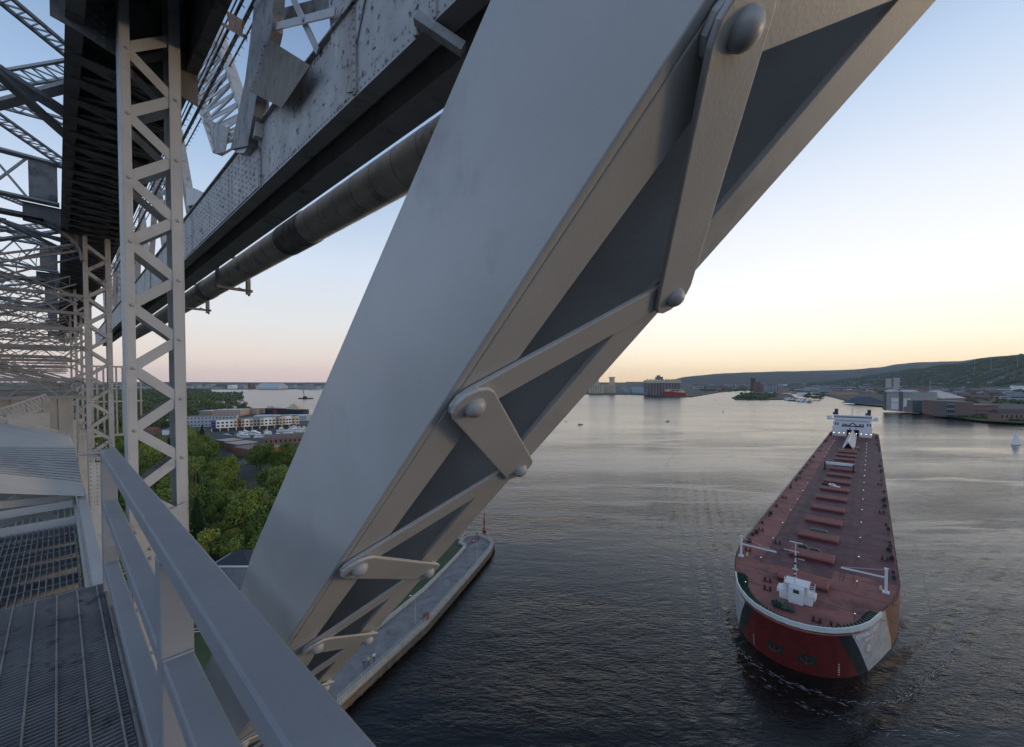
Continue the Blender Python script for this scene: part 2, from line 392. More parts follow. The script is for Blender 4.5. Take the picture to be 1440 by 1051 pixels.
# dim deck beneath with braces
deckb = broot('under_deck_platform', 'dark grated platform with crossed braces under the ribbed cover', 'platform')
m = MB(); x = -5
while x < .2: m.box(x, x + .02, 7.6, 13.5, -2.75, -2.7); x += .09
m.build('bearing_bars', M['darksteel'], deckb)
m = MB()
for (p, q, aa) in (((-60, 716), (101, 700), 8.4), ((-60, 735), (102, 708), 8.2), ((14, 700), (86, 738), 8.5), ((-60, 757), (60, 716), 8.8)):
    m.beam(ona(*p, aa), ona(*q, aa), .03, .10)
m.build('brace', M['paint'], deckb)

rail = broot('guard_railing', 'grey square tube guard railing rising from the bottom edge beside the walkway', 'railing')
m = MB(); m.box(.2, .285, -1.5, 4.29, -.56, -.5); m.build('top_rail', M['railpaint'], rail, .006)
m = MB(); m.box(.203, .282, -1.5, 1.645, -.935, -.876); m.box(.203, .282, 1.735, 4.2, -.935, -.876); m.build('mid_rail', M['railpaint'], rail, .006)
m = MB(); m.box(.203, .282, -1.5, 1.645, -1.39, -1.33); m.box(.203, .282, 1.735, 4.2, -1.39, -1.33); m.build('bottom_rail', M['railpaint'], rail, .006)
for a in (-.9, 1.65, 4.2):
    m = MB(); m.box(.2, .285, a, a + .085, -1.9, -.562); m.build('rail_post', M['railpaint'], rail, .005)
    m = MB(); m.box(.19, .30, a - .012, a + .097, -1.78, -1.765); m.build('base_plate', M['railpaint'], rail)
for a in (1.65, 4.2):
    m = MB()
    for z in (-.876, -1.33):
        m.tube((.203, a - .006, z), (.282, a - .006, z), .006, 6); m.tube((.203, a + .09, z), (.282, a + .09, z), .006, 6)
    m.tube((.2, a - .004, -.565), (.285, a - .004, -.565), .006, 6)
    o = m.build('weld_bead', M['railpaint'], rail); o['kind'] = 'stuff'
# thin wire clamp rod from post to truss
rod = broot('tie_rod', 'thin horizontal tie rod running from the railing corner to the first far post', 'rod')
m = MB(); m.tube(onv(146, 637, .21), ona(112, 640, 8.0), .012, 8); o = m.build('rod', M['rivet'], rod)

# ribbed cover at left
cover = broot('ribbed_cover', 'wide sloping grey ribbed metal cover at the left edge above the lower grating', 'cover')
def ext(p, q, a, t=-1.2):
    A = ona(*p, a[0]); B_ = ona(*q, a[1]); return A + (A - B_) * 2.5, B_
L0 = ext((0, 600), (98, 616), (9.0, 9.0)); L1 = ext((0, 628), (105, 628), (8.9, 8.9)); L2 = ext((0, 666), (115, 678), (8.1, 8.1)); L3 = ext((0, 694), (120, 698), (8.05, 8.05))
m = MB(); m.add([L0[0], L0[1], L1[1], L1[0]], [(0, 1, 2, 3)]); m.add([L2[0], L2[1], L3[1], L3[0]], [(0, 1, 2, 3)])
nr = 13
for i in range(nr):
    for h0, h1, d0, d1 in ((i / nr, (i + .7) / nr, 0, 0), ((i + .7) / nr, (i + 1) / nr, .014, .014)):
        def g(k, h, d): return L1[k].lerp(L2[k], h) + Vector((0, d * .8, -d))
        m.add([g(0, h0, d0), g(1, h0, d0), g(1, h1, d1), g(0, h1, d1)], [(0, 1, 2, 3)])
        m.add([g(0, h1, d1), g(1, h1, d1), g(1, h1, .014 - d1), g(0, h1, .014 - d1)], [(0, 1, 2, 3)])
bk = [L0[0] + Vector((0, .6, 0)), L0[1] + Vector((0, .6, 0)), L3[1] + Vector((0, 1.2, 0)), L3[0] + Vector((0, 1.2, 0))]
m.add([L0[0], L0[1], bk[1], bk[0]], [(0, 1, 2, 3)]); m.add([L3[0], L3[1], bk[2], bk[3]], [(0, 1, 2, 3)]); m.add(bk, [(0, 1, 2, 3)])
m.add([L0[1], L1[1], L2[1], L3[1], bk[2], bk[1]], [(0, 1, 2, 3, 4, 5)])
m.build('cover_sheet', M['paint'], cover, fix=False)

# machine house wall behind
house = broot('machine_house', 'small corrugated grey machine house with pale door seen through the lattice at left', 'machine house')
m = MB(); x = -9
while x < .1: m.box(x, x + .22, 22, 22.05, -3.2, -.55); m.box(x + .22, x + .36, 22.03, 22.08, -3.2, -.55); x += .36
m.box(-9, .3, 22.1, 26, -3.2, -.5); m.build('wall', M['paint2'], house)
m = MB(); m.box(-1.15, -.2, 21.9, 21.98, -3.0, -1.1); m.build('door', M['paint'], house)
m = MB(); m.box(-9.2, .5, 21.7, 26.3, -.52, -.44); m.build('roof', M['darksteel'], house)

# picket screen
pk = broot('picket_screen', 'row of slim pale vertical bars seen through the second laced post', 'bar screen')
m = MB(); m.box(.85, 2.6, 25, 25.06, .62, .7); m.box(.85, 2.6, 25, 25.06, -2.4, -2.32); m.box(.85, 2.6, 25, 25.06, -.9, -.84); m.build('screen_rail', M['paint'], pk)
for k in range(9):
    m = MB(); m.box(.9 + .2 * k, .96 + .2 * k, 24.99, 25.05, -2.32, .62); m.build('picket', M['rivet'], pk)

# ================================================================== FIXED OVERHEAD SPAN
ov = broot('overhead_span', 'weathered riveted grey girder of the fixed overhead span with dark underside and lattice above', 'bridge girder')
VO = 4.0; ZB, ZT = 5.6, 7.32
m = MB(); m.box(VO, VO + .03, -6, 90, ZB, ZT); web = m.build('web_plate', M['weather'], ov)
m = MB(); m.box(VO - .03, VO + .31, -6, 90, ZB - .03, ZB - .002); m.build('bottom_flange', M['paint2'], ov)
m = MB(); m.box(VO + .73, VO + 1.33, -6, 90, ZB - .03, ZB - .002); m.box(VO + .76, VO + .79, -6, 90, ZB, ZT); m.box(VO + 1.25, VO + 1.28, -6, 90, ZB, ZT); m.build('far_flange', M['paint2'], ov)
m = MB(); m.box(VO + .31, VO + .73, -6, 90, ZB + .45, ZB + .47); m.build('inner_diaphragm', M['darksteel'], ov)
m = MB(); m.box(VO - .1, VO + 1.3, -6, 90, ZT + .003, ZT + .04); m.build('top_flange', M['weather'], ov)
# splice plates, stiffeners, rivets
for s0_, s1_ in ((13.4, 23.5), (34, 42)):
    m = MB(); m.box(VO - .035, VO - .002, s0_, s1_, ZB + .05, ZT - .05); m.build('splice_plate', M['weather'], web)
for a in (5.1, 7.6, 13.2):
    m = MB(); m.box(VO - .05, VO - .003, a, a + .10, ZB + .002, ZT); m.build('stiffener', M['weather'], web)
rv = MB()
for i in range(26):
    for j in range(9):
        rv.dome((VO - .035, 13.7 + .38 * i, ZB + .17 + .17 * j), (-1, 0, 0), .038, .03, 7, 2)
for i in range(90): rv.dome((VO, -1 + .16 * i, ZB + .10), (-1, 0, 0), .03, .024, 7, 2); rv.dome((VO, -1 + .16 * i, ZT - .1), (-1, 0, 0), .03, .024, 7, 2)
for a in (5.15, 7.65, 13.25):
    for j in range(10): rv.dome((VO - .05, a, ZB + .12 + .165 * j), (-1, 0, 0), .032, .026, 8, 2)
rv.build('rivet_head', M['weather'], web)['kind'] = 'stuff'
# irregular old patch and gusset at the foot of the strut
def onp(x, y, v=VO - .04): return onv(x, y, v)
m = MB(); m.prism([onp(462, 0), onp(520, -40), onp(500, 60), onp(497, 128), onp(488, 130), onp(466, 66)], (.025, 0, 0)); m.build('patch_plate', M['weather'], web)
def pl(pts, v, t, name, mt, par=ov):
    mb = MB(); mb.prism([onv(*p, v) for p in pts], (t, 0, 0)); return mb.build(name, mt, par, .004)
M['brownplate'] = mat('stained_gusset', (.15, .13, .10), .65, 0, .2, 3, dirt=(.09, .06, .04), dscale=2.5, damt=.4)
gp = pl([(379, 56), (436, 92), (396, 152), (350, 128)], VO - .3, .02, 'gusset_plate', M['brownplate'])
rv = MB()
for k in range(6):
    p = onv(371 - 3.1 * k, 64 + 12.5 * k, VO - .3); rv.dome(p, (-1, 0, 0), .04, .03, 10, 3)
rv.build('rivet_head', M['rivet'], gp)
pl([(356, -60), (388, -60), (382, 40), (362, 130), (348, 205), (324, 210), (345, 110), (356, 20)], VO - .28, .26, 'upright_post', M['darksteel'])
pl([(350, 130), (362, 134), (358, 190), (343, 215), (332, 215)], VO - .2, .3, 'upright_post', M['paint'])
def strut(p, q, v, w, name='strut', mt='paint2', v2=None, t=.08):
    A = onv(*p, v); B_ = onv(*q, v2 or v); mb = MB(); mb.beam(A, B_, t, w, (1, 0, 0) if abs((B_ - A).normalized().x) < .9 else (0, 0, 1)); return mb
def strutv(p, q, v, w, mt='paint2', v2=None, name='strut'):
    A = onv(*p, v); B_ = onv(*q, v2 or v); d = (B_ - A).normalized(); x = Vector((1, 0, 0)); sd = d.cross(x).normalized()
    mb = MB(); mb.hexa([A - sd * w / 2, A + sd * w / 2, A + sd * w / 2 + x * .04, A - sd * w / 2 + x * .04, B_ - sd * w / 2, B_ + sd * w / 2, B_ + sd * w / 2 + x * .04, B_ - sd * w / 2 + x * .04])
    return mb.build(name, M[mt], ov, .003)
strutv((368, 42), (470, 16), VO - .2, .16, 'paint'); strutv((380, 24), (470, 2), VO + .5, .3, 'darksteel')
strutv((398, -30), (446, 72), VO - .1, .16, 'paint2'); strutv((402, -30), (380, 70), VO + .3, .3, 'darksteel')
rv = MB()
for p in ((373, 41), (427, 28), (364, 30)): rv.dome(onv(*p, VO - .2), (-1, 0, 0), .06, .045, 12, 3)
rv.build('rivet_head', M['rivet'], ov)
# wide laced web member of the fixed truss
def lacedface(px, v, n, name, mt='paint2', dep=.35):
    (a0, a1, b0, b1) = px                       # left rail bottom/top, right rail bottom/top
    root = MB()
    A0, A1, B0, B1 = [onv(*p, v) for p in (a0, a1, b0, b1)]
    for P_, Q_ in ((A0, A1), (B0, B1)):
        d = (Q_ - P_).normalized(); sd = d.cross(Vector((1, 0, 0))).normalized() * .11; x = Vector((dep, 0, 0))
        root.hexa([P_ - sd, P_ + sd, P_ + sd + x, P_ - sd + x, Q_ - sd, Q_ + sd, Q_ + sd + x, Q_ - sd + x])
    o = root.build(name, M[mt], ov)
    lb = MB()
    for i in range(n):
        for dv in (0, dep):
            f0, f1 = i / n, (i + .5) / n; f2 = (i + 1) / n; x = Vector((dv, 0, 0))
            lb.beam(A0.lerp(A1, f0) + x, B0.lerp(B1, f1) + x, .10, .03, (1, 0, 0)); lb.beam(B0.lerp(B1, f1) + x, A0.lerp(A1, f2) + x, .10, .03, (1, 0, 0))
        lb.beam(A0.lerp(A1, f0), A0.lerp(A1, f1) + Vector((dep, 0, 0)), .07, .03)
    lb.build('lacing_bar', M[mt], o); return o
lacedface(((300, 212), (258, 88), (348, 190), (296, 30)), VO + .5, 11, 'laced_web_member', 'paint')
pl([(292, 168), (322, 180), (316, 214), (302, 216)], VO + .42, .03, 'gusset_plate', M['weather'])
lacedface(((216, 300), (206, 190), (232, 290), (234, 180)), VO + .4, 8, 'laced_web_member', 'paint2')
lacedface(((168, 445), (160, 300), (186, 440), (190, 320)), VO + .4, 16, 'laced_web_member', 'paint2')
lacedface(((148, 480), (142, 360), (156, 470), (160, 370)), VO + .4, 20, 'laced_web_member', 'paint2')
for a in (24, 31, 38, 46, 55, 66):
    m = MB(); laced(m, (VO + .4, a, ZT), (VO + .4, a + 3.2, ZT + 5.5), .5, (0, 1, 0), 12, .3, .06, .09); laced(m, (VO + .4, a + 6.5, ZT), (VO + .4, a + 3.2, ZT + 5.5), .4, (0, 1, 0), 12, .25, .06, .08)
    m.build('web_strut', M['paint2'], ov)
pl([(262, 262), (286, 274), (280, 286), (262, 290)], VO + .2, .4, 'gusset_plate', M['paint'])

# bundle of steel ropes beyond the girder
for k, (p, vv, r) in enumerate([((322, 0), 2.6, .03), ((341, 0), 3.1, .035), ((352, 10), 3.6, .03), ((359, 0), 4.2, .06), ((366, 14), 4.6, .03), ((332, 2), 3.4, .02)]):
    c0 = onv(*p, vv); rt = broot('hoist_rope', None, None)
    lab = ['thickest near rope slanting beside the dark chord top left', 'dark rope with small hooks second from the chord', 'thin dark rope in the middle of the overhead rope bundle', 'heavy black rope of the overhead bundle', 'thin rope nearest the riveted upright post overhead', 'thin rope just right of the nearest overhead rope'][k]
    tag(rt, lab, 'rope', 'ropes running overhead beside the girder')
    m = MB(); m.tube((vv, 1, c0.z), (vv, 60, c0.z), r, 8); m.build('rope', M['cable'], rt)
    if k in (1, 2, 4):
        m = MB()
        for j in range(60):
            y = c0.y * .8 + j * .45; m.tube((vv, y, c0.z), (vv - .05, y + .02, c0.z - .12), .012, 5); m.tube((vv - .05, y + .02, c0.z - .12), (vv + .05, y + .05, c0.z - .15), .012, 5)
        m.build('hook', M['cable'], rt)['kind'] = 'stuff'
q = onv(326, 30, 3.0); sb = broot('rusty_bracket', 'rusty plate bracket hanging among the overhead ropes', 'bracket')
m = MB(); m.prism([onv(317, 14, 3.0), onv(341, 28, 3.0), onv(338, 48, 3.0), onv(324, 42, 3.0)], (.04, 0, 0)); m.beam(onv(305, 30, 3.0), onv(345, 52, 3.0), .08, .08); m.build('bracket_plate', M['rust'], sb)

# insulated pipe below the girder
pp = broot('insulated_pipe', 'long brown jacketed pipe hanging below the weathered girder', 'pipe')
PV, PZ, PR = 6.32, 5.72, .56
m = MB(); m.tube((PV, -6, PZ), (PV, 70, PZ), PR, 48); m.build('pipe_jacket', M['pipe'], pp)
for y0_, y1_ in ((15.6, 17.8), (30.5, 31.4)):
    m = MB(); m.tube((PV, y0_, PZ), (PV, y1_, PZ), PR * 1.05, 48); m.build('pipe_collar', M['darksteel'], pp)
m = MB(); y = -5
while y < 60: m.tube((PV, y, PZ), (PV, y + .022, PZ), PR * 1.008, 40); y += 1.1
m.build('jacket_band', M['darksteel'], pp)
for k, y in enumerate((25.5, 34.5)):
    h = broot('pipe_hanger', ['steel hanger bracket wrapping the brown pipe, the nearer one', 'farther thin hanger bracket with hook under the brown pipe'][k], 'pipe hanger', 'pipe hangers')
    m = MB(); m.box(PV - .75, PV - .62, y, y + .25, PZ - .75, PZ + .9); m.box(PV - .75, PV + .9, y, y + .2, PZ - .82, PZ - .70); m.box(PV + .62, PV + .8, y, y + .25, PZ - .95, PZ + .9); m.box(PV - .8, PV + .9, y, y + .2, PZ + .85, PZ + .95)
    m.build('hanger_frame', M['darksteel'], h)
    m = MB(); m.tube((PV + .3, y + .3, PZ - .62), (PV + .8, y + .3, PZ - .8), .04, 8); m.box(PV + .75, PV + .84, y + .25, y + .35, PZ - 1.0, PZ - .62); m.build('hook_arm', M['darksteel'], h)
p2 = broot('upper_pipe', 'grey pipe running behind the top edge of the weathered girder', 'pipe')
m = MB(); m.tube((VO + .9, -3, ZT + .65), (VO + .9, 70, ZT + .65), .33, 24); m.build('pipe_wall', M['weather'], p2)
m = MB()
for y in (5.5, 9.0, 12.5, 17, 22): m.tube((VO + .9, y, ZT + .65), (VO + .9, y + .25, ZT + .65), .4, 24)
m.build('pipe_collar', M['paint2'], p2)
for k, (a, v0) in enumerate(((5.9, -.35),)):
    cl = broot('beam_clamp', 'square steel clamp bolted across the girder flange beside the diagonal', 'clamp')
    A = onv(585, 25, VO - .2); B_ = onv(652, 70, VO + .35)
    m = MB(); m.beam(A, B_, .16, .16); m.build('clamp_bar', M['paint2'], cl, .01)
    m = MB(); m.tube(A + Vector((.1, .1, -.18)), A + Vector((.1, .1, .2)), .05, 12); m.build('clamp_bolt', M['rivet'], cl)
EXPO = 0.22
# ================================================================== WATER, LAND, HILLS
def water_mat():
    m, n, B, N, L = nt('harbour_water'); tc = N.new('ShaderNodeTexCoord')
    B.inputs['Base Color'].default_value = (.007, .006, .0045, 1); B.inputs['IOR'].default_value = 1.333
    def noi(sc, det, ro, st, rot=0):
        mp = N.new('ShaderNodeMapping'); mp.inputs['Scale'].default_value = st; mp.inputs['Rotation'].default_value = (0, 0, rot); L.new(tc.outputs['Object'], mp.inputs['Vector'])
        z = N.new('ShaderNodeTexNoise'); z.inputs['Scale'].default_value = sc; z.inputs['Detail'].default_value = det; z.inputs['Roughness'].default_value = ro
        z.inputs['Distortion'].default_value = .4
        L.new(mp.outputs['Vector'], z.inputs['Vector']); return z.outputs['Fac']
    def math_(op, a, b=0.0):
        x = N.new('ShaderNodeMath'); x.operation = op
        for i, s_ in enumerate((a, b)):
            if isinstance(s_, (int, float)): x.inputs[i].default_value = s_
            else: L.new(s_, x.inputs[i])
        return x.outputs[0]
    fine = noi(1.5, 4, .6, (.45, 1.1, 1), .35)
    mid = noi(.33, 4, .6, (.5, 1.2, 1), .15)
    swell = noi(.06, 2, .5, (.5, 1.1, 1), -.2)
    h = math_('ADD', math_('MULTIPLY', fine, .62), math_('ADD', math_('MULTIPLY', mid, 1.25), math_('MULTIPLY', swell, 2.2)))
    # calmer slicks and current lines
    slick = noi(.010, 5, .6, (.5, 1.6, 1), -.5)
    mr = N.new('ShaderNodeMapRange'); mr.inputs['From Min'].default_value = .38; mr.inputs['From Max'].default_value = .62
    mr.inputs['To Min'].default_value = .35; mr.inputs['To Max'].default_value = 1.3; L.new(slick, mr.inputs['Value'])
    # choppier in the canal current by the bridge, calmer out in the harbour
    sxyz = N.new('ShaderNodeSeparateXYZ'); L.new(tc.outputs['Object'], sxyz.inputs['Vector'])
    mc = N.new('ShaderNodeMapRange'); mc.inputs['From Min'].default_value = 90; mc.inputs['From Max'].default_value = 480; mc.inputs['To Min'].default_value = 1.05; mc.inputs['To Max'].default_value = .55
    L.new(sxyz.outputs['Y'], mc.inputs['Value'])
    thin = noi(.006, 6, .55, (.35, 3.0, 1), -.62)
    m2 = N.new('ShaderNodeMapRange'); m2.inputs['From Min'].default_value = .49; m2.inputs['From Max'].default_value = .515; L.new(thin, m2.inputs['Value'])
    m3 = N.new('ShaderNodeMapRange'); m3.inputs['From Min'].default_value = .515; m3.inputs['From Max'].default_value = .54; m3.inputs['To Min'].default_value = 1; m3.inputs['To Max'].default_value = 0; L.new(thin, m3.inputs['Value'])
    line = math_('MULTIPLY', m2.outputs[0], m3.outputs[0])
    # ripples spreading in a vee from the freighter's bow
    b0 = math.atan2(505, F / math.cos(PIT)); ox = math.sin(b0) * 89.5 - math.cos(b0) * 10.4; oy = math.cos(b0) * 89.5 + math.sin(b0) * 10.4
    def dotp(vx, vy, c0):
        d = N.new('ShaderNodeVectorMath'); d.operation = 'DOT_PRODUCT'; L.new(tc.outputs['Object'], d.inputs[0]); d.inputs[1].default_value = (vx, vy, 0); return math_('ADD', d.outputs['Value'], c0)
    lx = dotp(math.cos(b0), -math.sin(b0), -(ox * math.cos(b0) - oy * math.sin(b0))); ly = dotp(math.sin(b0), math.cos(b0), -(ox * math.sin(b0) + oy * math.cos(b0)))
    ax = math_('SQRT', math_('ADD', math_('MULTIPLY', lx, lx), 60.0)); ph = math_('ADD', math_('SUBTRACT', math_('MULTIPLY', ax, .93), math_('MULTIPLY', ly, .30)), math_('MULTIPLY', mid, 4.0))
    env = math_('MULTIPLY', math_('POWER', 2.718, math_('MULTIPLY', math_('ABSOLUTE', math_('SUBTRACT', ph, 12.0)), -.11)), .6)
    m5 = N.new('ShaderNodeMapRange'); m5.inputs['From Min'].default_value = 190; m5.inputs['From Max'].default_value = 30; L.new(ly, m5.inputs['Value'])
    h = math_('ADD', h, math_('MULTIPLY', math_('MULTIPLY', math_('SINE', math_('MULTIPLY', ph, 1.5)), env), m5.outputs[0]))
    bp = N.new('ShaderNodeBump'); bp.inputs['Distance'].default_value = .30
    L.new(math_('MULTIPLY', mc.outputs[0], math_('MULTIPLY', mr.outputs[0], math_('SUBTRACT', 1.0, math_('MULTIPLY', line, .75)))), bp.inputs['Strength'])
    L.new(h, bp.inputs['Height']); L.new(bp.outputs['Normal'], B.inputs['Normal'])
    mrf = N.new('ShaderNodeMapRange'); mrf.inputs['From Min'].default_value = 100; mrf.inputs['From Max'].default_value = 900; mrf.inputs['To Min'].default_value = .08; mrf.inputs['To Max'].default_value = .24
    L.new(sxyz.outputs['Y'], mrf.inputs['Value']); L.new(mrf.outputs[0], B.inputs['Roughness'])
    return m
m = MB(); R_ = 13000; m.add([(-R_, -R_, 0), (R_, -R_, 0), (R_, R_, 0), (-R_, R_, 0)], [(0, 1, 2, 3)])
tag(m.build('water', water_mat(), fix=False), kind='structure')

GRASS = flat('grass', (.05, .075, .022), .9, .35, .12); LAND = flat('dark_ground', (.055, .07, .035), .95, .5, .02, two=(.10, .095, .07))
CONC = flat('concrete', (.24, .225, .20), .85, .2, .5, dirt=(.09, .085, .075), dscale=.5, damt=.5); ASPH = flat('asphalt', (.06, .062, .066), .9, .25, .3)
PAVE = flat('pier_paving', (.20, .19, .18), .85, .22, .4, dirt=(.12, .115, .11), dscale=.3, damt=.6)
def land(name, pts, z, mt, zb=-1.0, thick=None):
    m = MB(); m.prism([Vector((p.x, p.y, zb)) for p in pts], (0, 0, z - zb)); o = m.build(name, mt); return tag(o, kind='structure')
shoreL = [W(-500, 548), W(-100, 547), W(160, 547.5), W(230, 549), W(292, 551), W(302, 556), W(322, 562), W(334, 571), W(352, 573.5), W(374, 583), W(430, 587.5), W(446, 592), W(460, 602), W(520, 640), W(570, 690), W(610, 735), W(644, 764)]
pierpts = [(478, 991), (600, 879), (664, 806), (690, 775), (695, 764), (688, 757), (672, 751), (652, 754), (644, 764)]
edge = [W(x, y, 1.8) for x, y in pierpts]
e0 = edge[0]; sdv = Vector((edge[1].x - e0.x, edge[1].y - e0.y, 0)).normalized()
back = e0 - sdv * 330
ground = land('ground', shoreL + [Vector((p.x, p.y, 0)) for p in edge[::-1][1:]] + [Vector((back.x, back.y, 0)), Vector((back.x - 900, back.y + 250, 0)), Vector((-3500, 300, 0))], 1.3, LAND)
# pier: concrete body, paved walk, parapets
pier = empty('canal_pier', tuple(e0), 0, 'curved concrete pier with paved walk and railing reaching into the harbour', 'pier')
loc = lambda p, z: Vector((p.x - e0.x, p.y - e0.y, z - e0.z))
inner = [W(x, y, 1.8) for x, y in [(330, 1040), (470, 929), (557, 861), (596, 829), (625, 800), (643, 781), (654, 768), (648, 764)]]
full = [back] + edge + inner[::-1][:] + [inner[0] - sdv * 300]
m = MB(); m.prism([loc(p, -.6) for p in full], (0, 0, 2.2)); m.build('pier_body', CONC, pier)
m = MB(); inn = [p + (sum(full, Vector()) / len(full) - p).normalized() * .1 for p in full]
m.prism([loc(p, 1.604) for p in full], (0, 0, .03)); m.build('pier_paving', PAVE, pier)
def ribbon(path, w, h, z, shift=0):
    m = MB()
    for a, b in zip(path[:-1], path[1:]):
        d = Vector((b.x - a.x, b.y - a.y, 0)).normalized(); s_ = Vector((-d.y, d.x, 0)) * shift
        m.beam(loc(a, z) + s_, loc(b, z) + s_, w, h)
    return m
out = [back] + edge
ribbon(out, .9, .5, 1.9, .5).build('parapet', flat('parapet_concrete', (.36, .32, .25), .8, .2, .8), pier)
ribbon(out, .25, 1.0, .9, -.08).build('fender_timber', flat('fender_timber', (.13, .09, .06), .85, .4, .6), pier)
ribbon(inner, .8, .6, 1.9, -.1).build('inner_wall', flat('pale_wall', (.40, .37, .30), .8, .15, .8), pier)
m = MB()
tot = 0
for a, b in zip(out[:-1], out[1:]):
    d = b - a; L_ = Vector((d.x, d.y, 0)).length; n = max(1, int(L_ / 2.4)); dd = Vector((d.x, d.y, 0)).normalized(); sh_ = Vector((-dd.y, dd.x, 0)) * .5
    if a is back: continue
    for i in range(n):
        p = loc(a.lerp(b, i / n), 2.15) + sh_; m.tube(p, p + Vector((0, 0, 1.0)), .05, 5)
    for z in (.35, .7, 1.02): m.beam(loc(a, 2.15 + z) + sh_, loc(b, 2.15 + z) + sh_, .05, .05)
m.build('pier_railing', flat('rail_white', (.42, .40, .36), .6), pier)
m = MB()
for a, b in zip(out[1:-1], out[2:]):
    d = b - a; L_ = d.length; n = max(1, int(L_ / 2.2))
    for i in range(n): 
        p = loc(a.lerp(b, i / n), -.9) ; m.tube(p - Vector((0, 0, .2)), p + Vector((0, 0, 2.3)), .17, 6)
m.build('fender_pile', flat('fender_timber', (.13, .09, .06)), pier)
# red painted steps patch at the head
m = MB(); q = [W(657, 766, 1.8), W(664, 757, 1.8), W(676, 755, 1.8), W(672, 762, 1.8)]
m.prism([loc(p, 1.64) for p in q], (0, 0, .06)); m.build('red_paving', flat('red_paving', (.16, .07, .07), .8), pier)
# grass strip behind the pier
gs = land('grass_strip', [W(x, y, 1.8) for x, y in [(470, 929), (557, 861), (596, 829), (625, 800), (643, 781), (652, 769), (640, 768), (600, 785), (540, 820), (470, 880)]], 1.45, GRASS, 1.2)
lw = land('lawn', [W(x, y, 1.5) for x, y in [(262, 870), (275, 1000), (330, 1010), (420, 940), (330, 860)]], 1.36, GRASS, 1.2)
park = land('parking_lot', [W(x, y, 1.5) for x, y in [(300, 612), (330, 622), (400, 618), (470, 605), (440, 598), (330, 604)]], 1.40, ASPH, 1.2)
road1 = land('road', [W(x, y, 1.5) for x, y in [(196, 600), (216, 600), (250, 640), (300, 665), (420, 652), (420, 656), (300, 671), (238, 645)]], 1.38, ASPH, 1.2)
lawn2 = land('lawn', [W(x, y, 1.5) for x, y in [(350, 641), (432, 630), (430, 650), (360, 655), (330, 652)]], 1.35, flat('dry_grass', (.10, .12, .04), .9, .3, .1), 1.2)

# right hand shores
SL = flat('far_ground', (.05, .065, .035), .95, .5, .01, two=(.085, .08, .06))
land('ground', [W(x, y) for x, y in [(700, 556), (829, 555), (885, 555.5), (906, 556.5), (940, 558.5), (972, 559), (990, 556), (1014, 552), (1034, 550.5), (1052, 549.3), (1085, 549)]] + [Vector((5200, 8400, 0)), Vector((-300, 8400, 0)), Vector((-300, 2200, 0))], 2.2, SL)
land('ground', [W(x, y) for x, y in [(1029, 560), (1033, 562), (1052, 563), (1100, 562.5), (1120, 565), (1141, 566.2), (1135, 563), (1118, 560), (1113, 556), (1096, 553.5), (1060, 552), (1050, 553.5)]], 2.4, SL)
land('ground', [W(x, y) for x, y in [(1092, 552), (1120, 553.2), (1135, 553.6), (1150, 556), (1165, 557.7), (1185, 563), (1205, 568.5), (1222, 570.5), (1242, 572), (1240, 574), (1262, 577.5), (1290, 580), (1330, 586), (1350, 588.5), (1380, 592.5), (1440, 595.5), (1520, 604)]] + [Vector((1400, 300, 0)), Vector((5200, 1200, 0)), Vector((8200, 7800, 0)), Vector((3400, 7800, 0))], 2.6, SL)
land('lawn', [W(x, y, 2.7) for x, y in [(1200, 567.2), (1222, 569.6), (1241, 571), (1243, 566), (1215, 564.5)]], 2.75, GRASS, 2.5)
land('lawn', [W(x, y, 2.7) for x, y in [(1335, 586), (1352, 588), (1382, 592), (1440, 595), (1440, 589), (1380, 586)]], 2.75, GRASS, 2.5)

def interp(px, prof):
    if px <= prof[0][0]: return prof[0][1]
    for (a, b), (c, d) in zip(prof[:-1], prof[1:]):
        if px <= c: t = (px - a) / (c - a); t = t * t * (3 - 2 * t) * .5 + t * .5; return b + (d - b) * t
    return prof[-1][1]
WOOD = flat('wooded_hill', (.030, .045, .022), .95, .45, .006, two=(.055, .07, .035))
HILLS = {}
DNP = [(1000, 5600), (1100, 5200), (1180, 4200), (1260, 3300), (1340, 2600), (1400, 2150), (1440, 1900), (1700, 1500)]
def dnr(x): d = interp(x, DNP); return d, d * 1.85
def hill(name, x0, x1, dn, dr, df, prof, z0, amp, nd=36, step=6, mt=WOOD):
    xs = [x0 + i * step for i in range(int((x1 - x0) / step) + 1)]; vs = []; fs = []
    def hz(x, t):
        dn_, dr_ = (dn, dr) if dn else dnr(x); df_ = df if dn else dr_ * 1.25
        return hz2(x, t, dn_, dr_, df_)
    def hz2(x, t, dn, dr, df):
        hr = CH + (HY - interp(x, prof)) / F * dr
        d = dn + (dr - dn) * t if t <= 1 else dr + (df - dr) * (t - 1)
        X = (x - CX) / F * d
        s_ = (t * t * (3 - 2 * t)) ** .85 if t <= 1 else 1 - (t - 1) * .5
        nz_ = noise.fractal(Vector((X / 420, d / 420, 3.1)), 1.0, 2.1, 5)
        return X, d, z0 + (hr - z0) * s_ + amp * nz_ * min(1, s_ * 1.6) * (.35 if t > .93 and t < 1.1 else 1)
    for j in range(nd + 1):
        for x in xs:
            vs.append(hz(x, 1.5 * j / nd))
    n = len(xs)
    for j in range(nd):
        for i in range(n - 1): fs.append((j * n + i, j * n + i + 1, (j + 1) * n + i + 1, (j + 1) * n + i))
    m = MB(); m.add(vs, fs, True); o = m.build(name, mt, fix=False); HILLS[name] = hz
    return tag(o, kind='structure')
nearp = [(1060, 541), (1150, 537.5), (1200, 533), (1230, 528), (1290, 520), (1340, 514), (1400, 505), (1440, 500.5), (1520, 494), (1700, 490)]
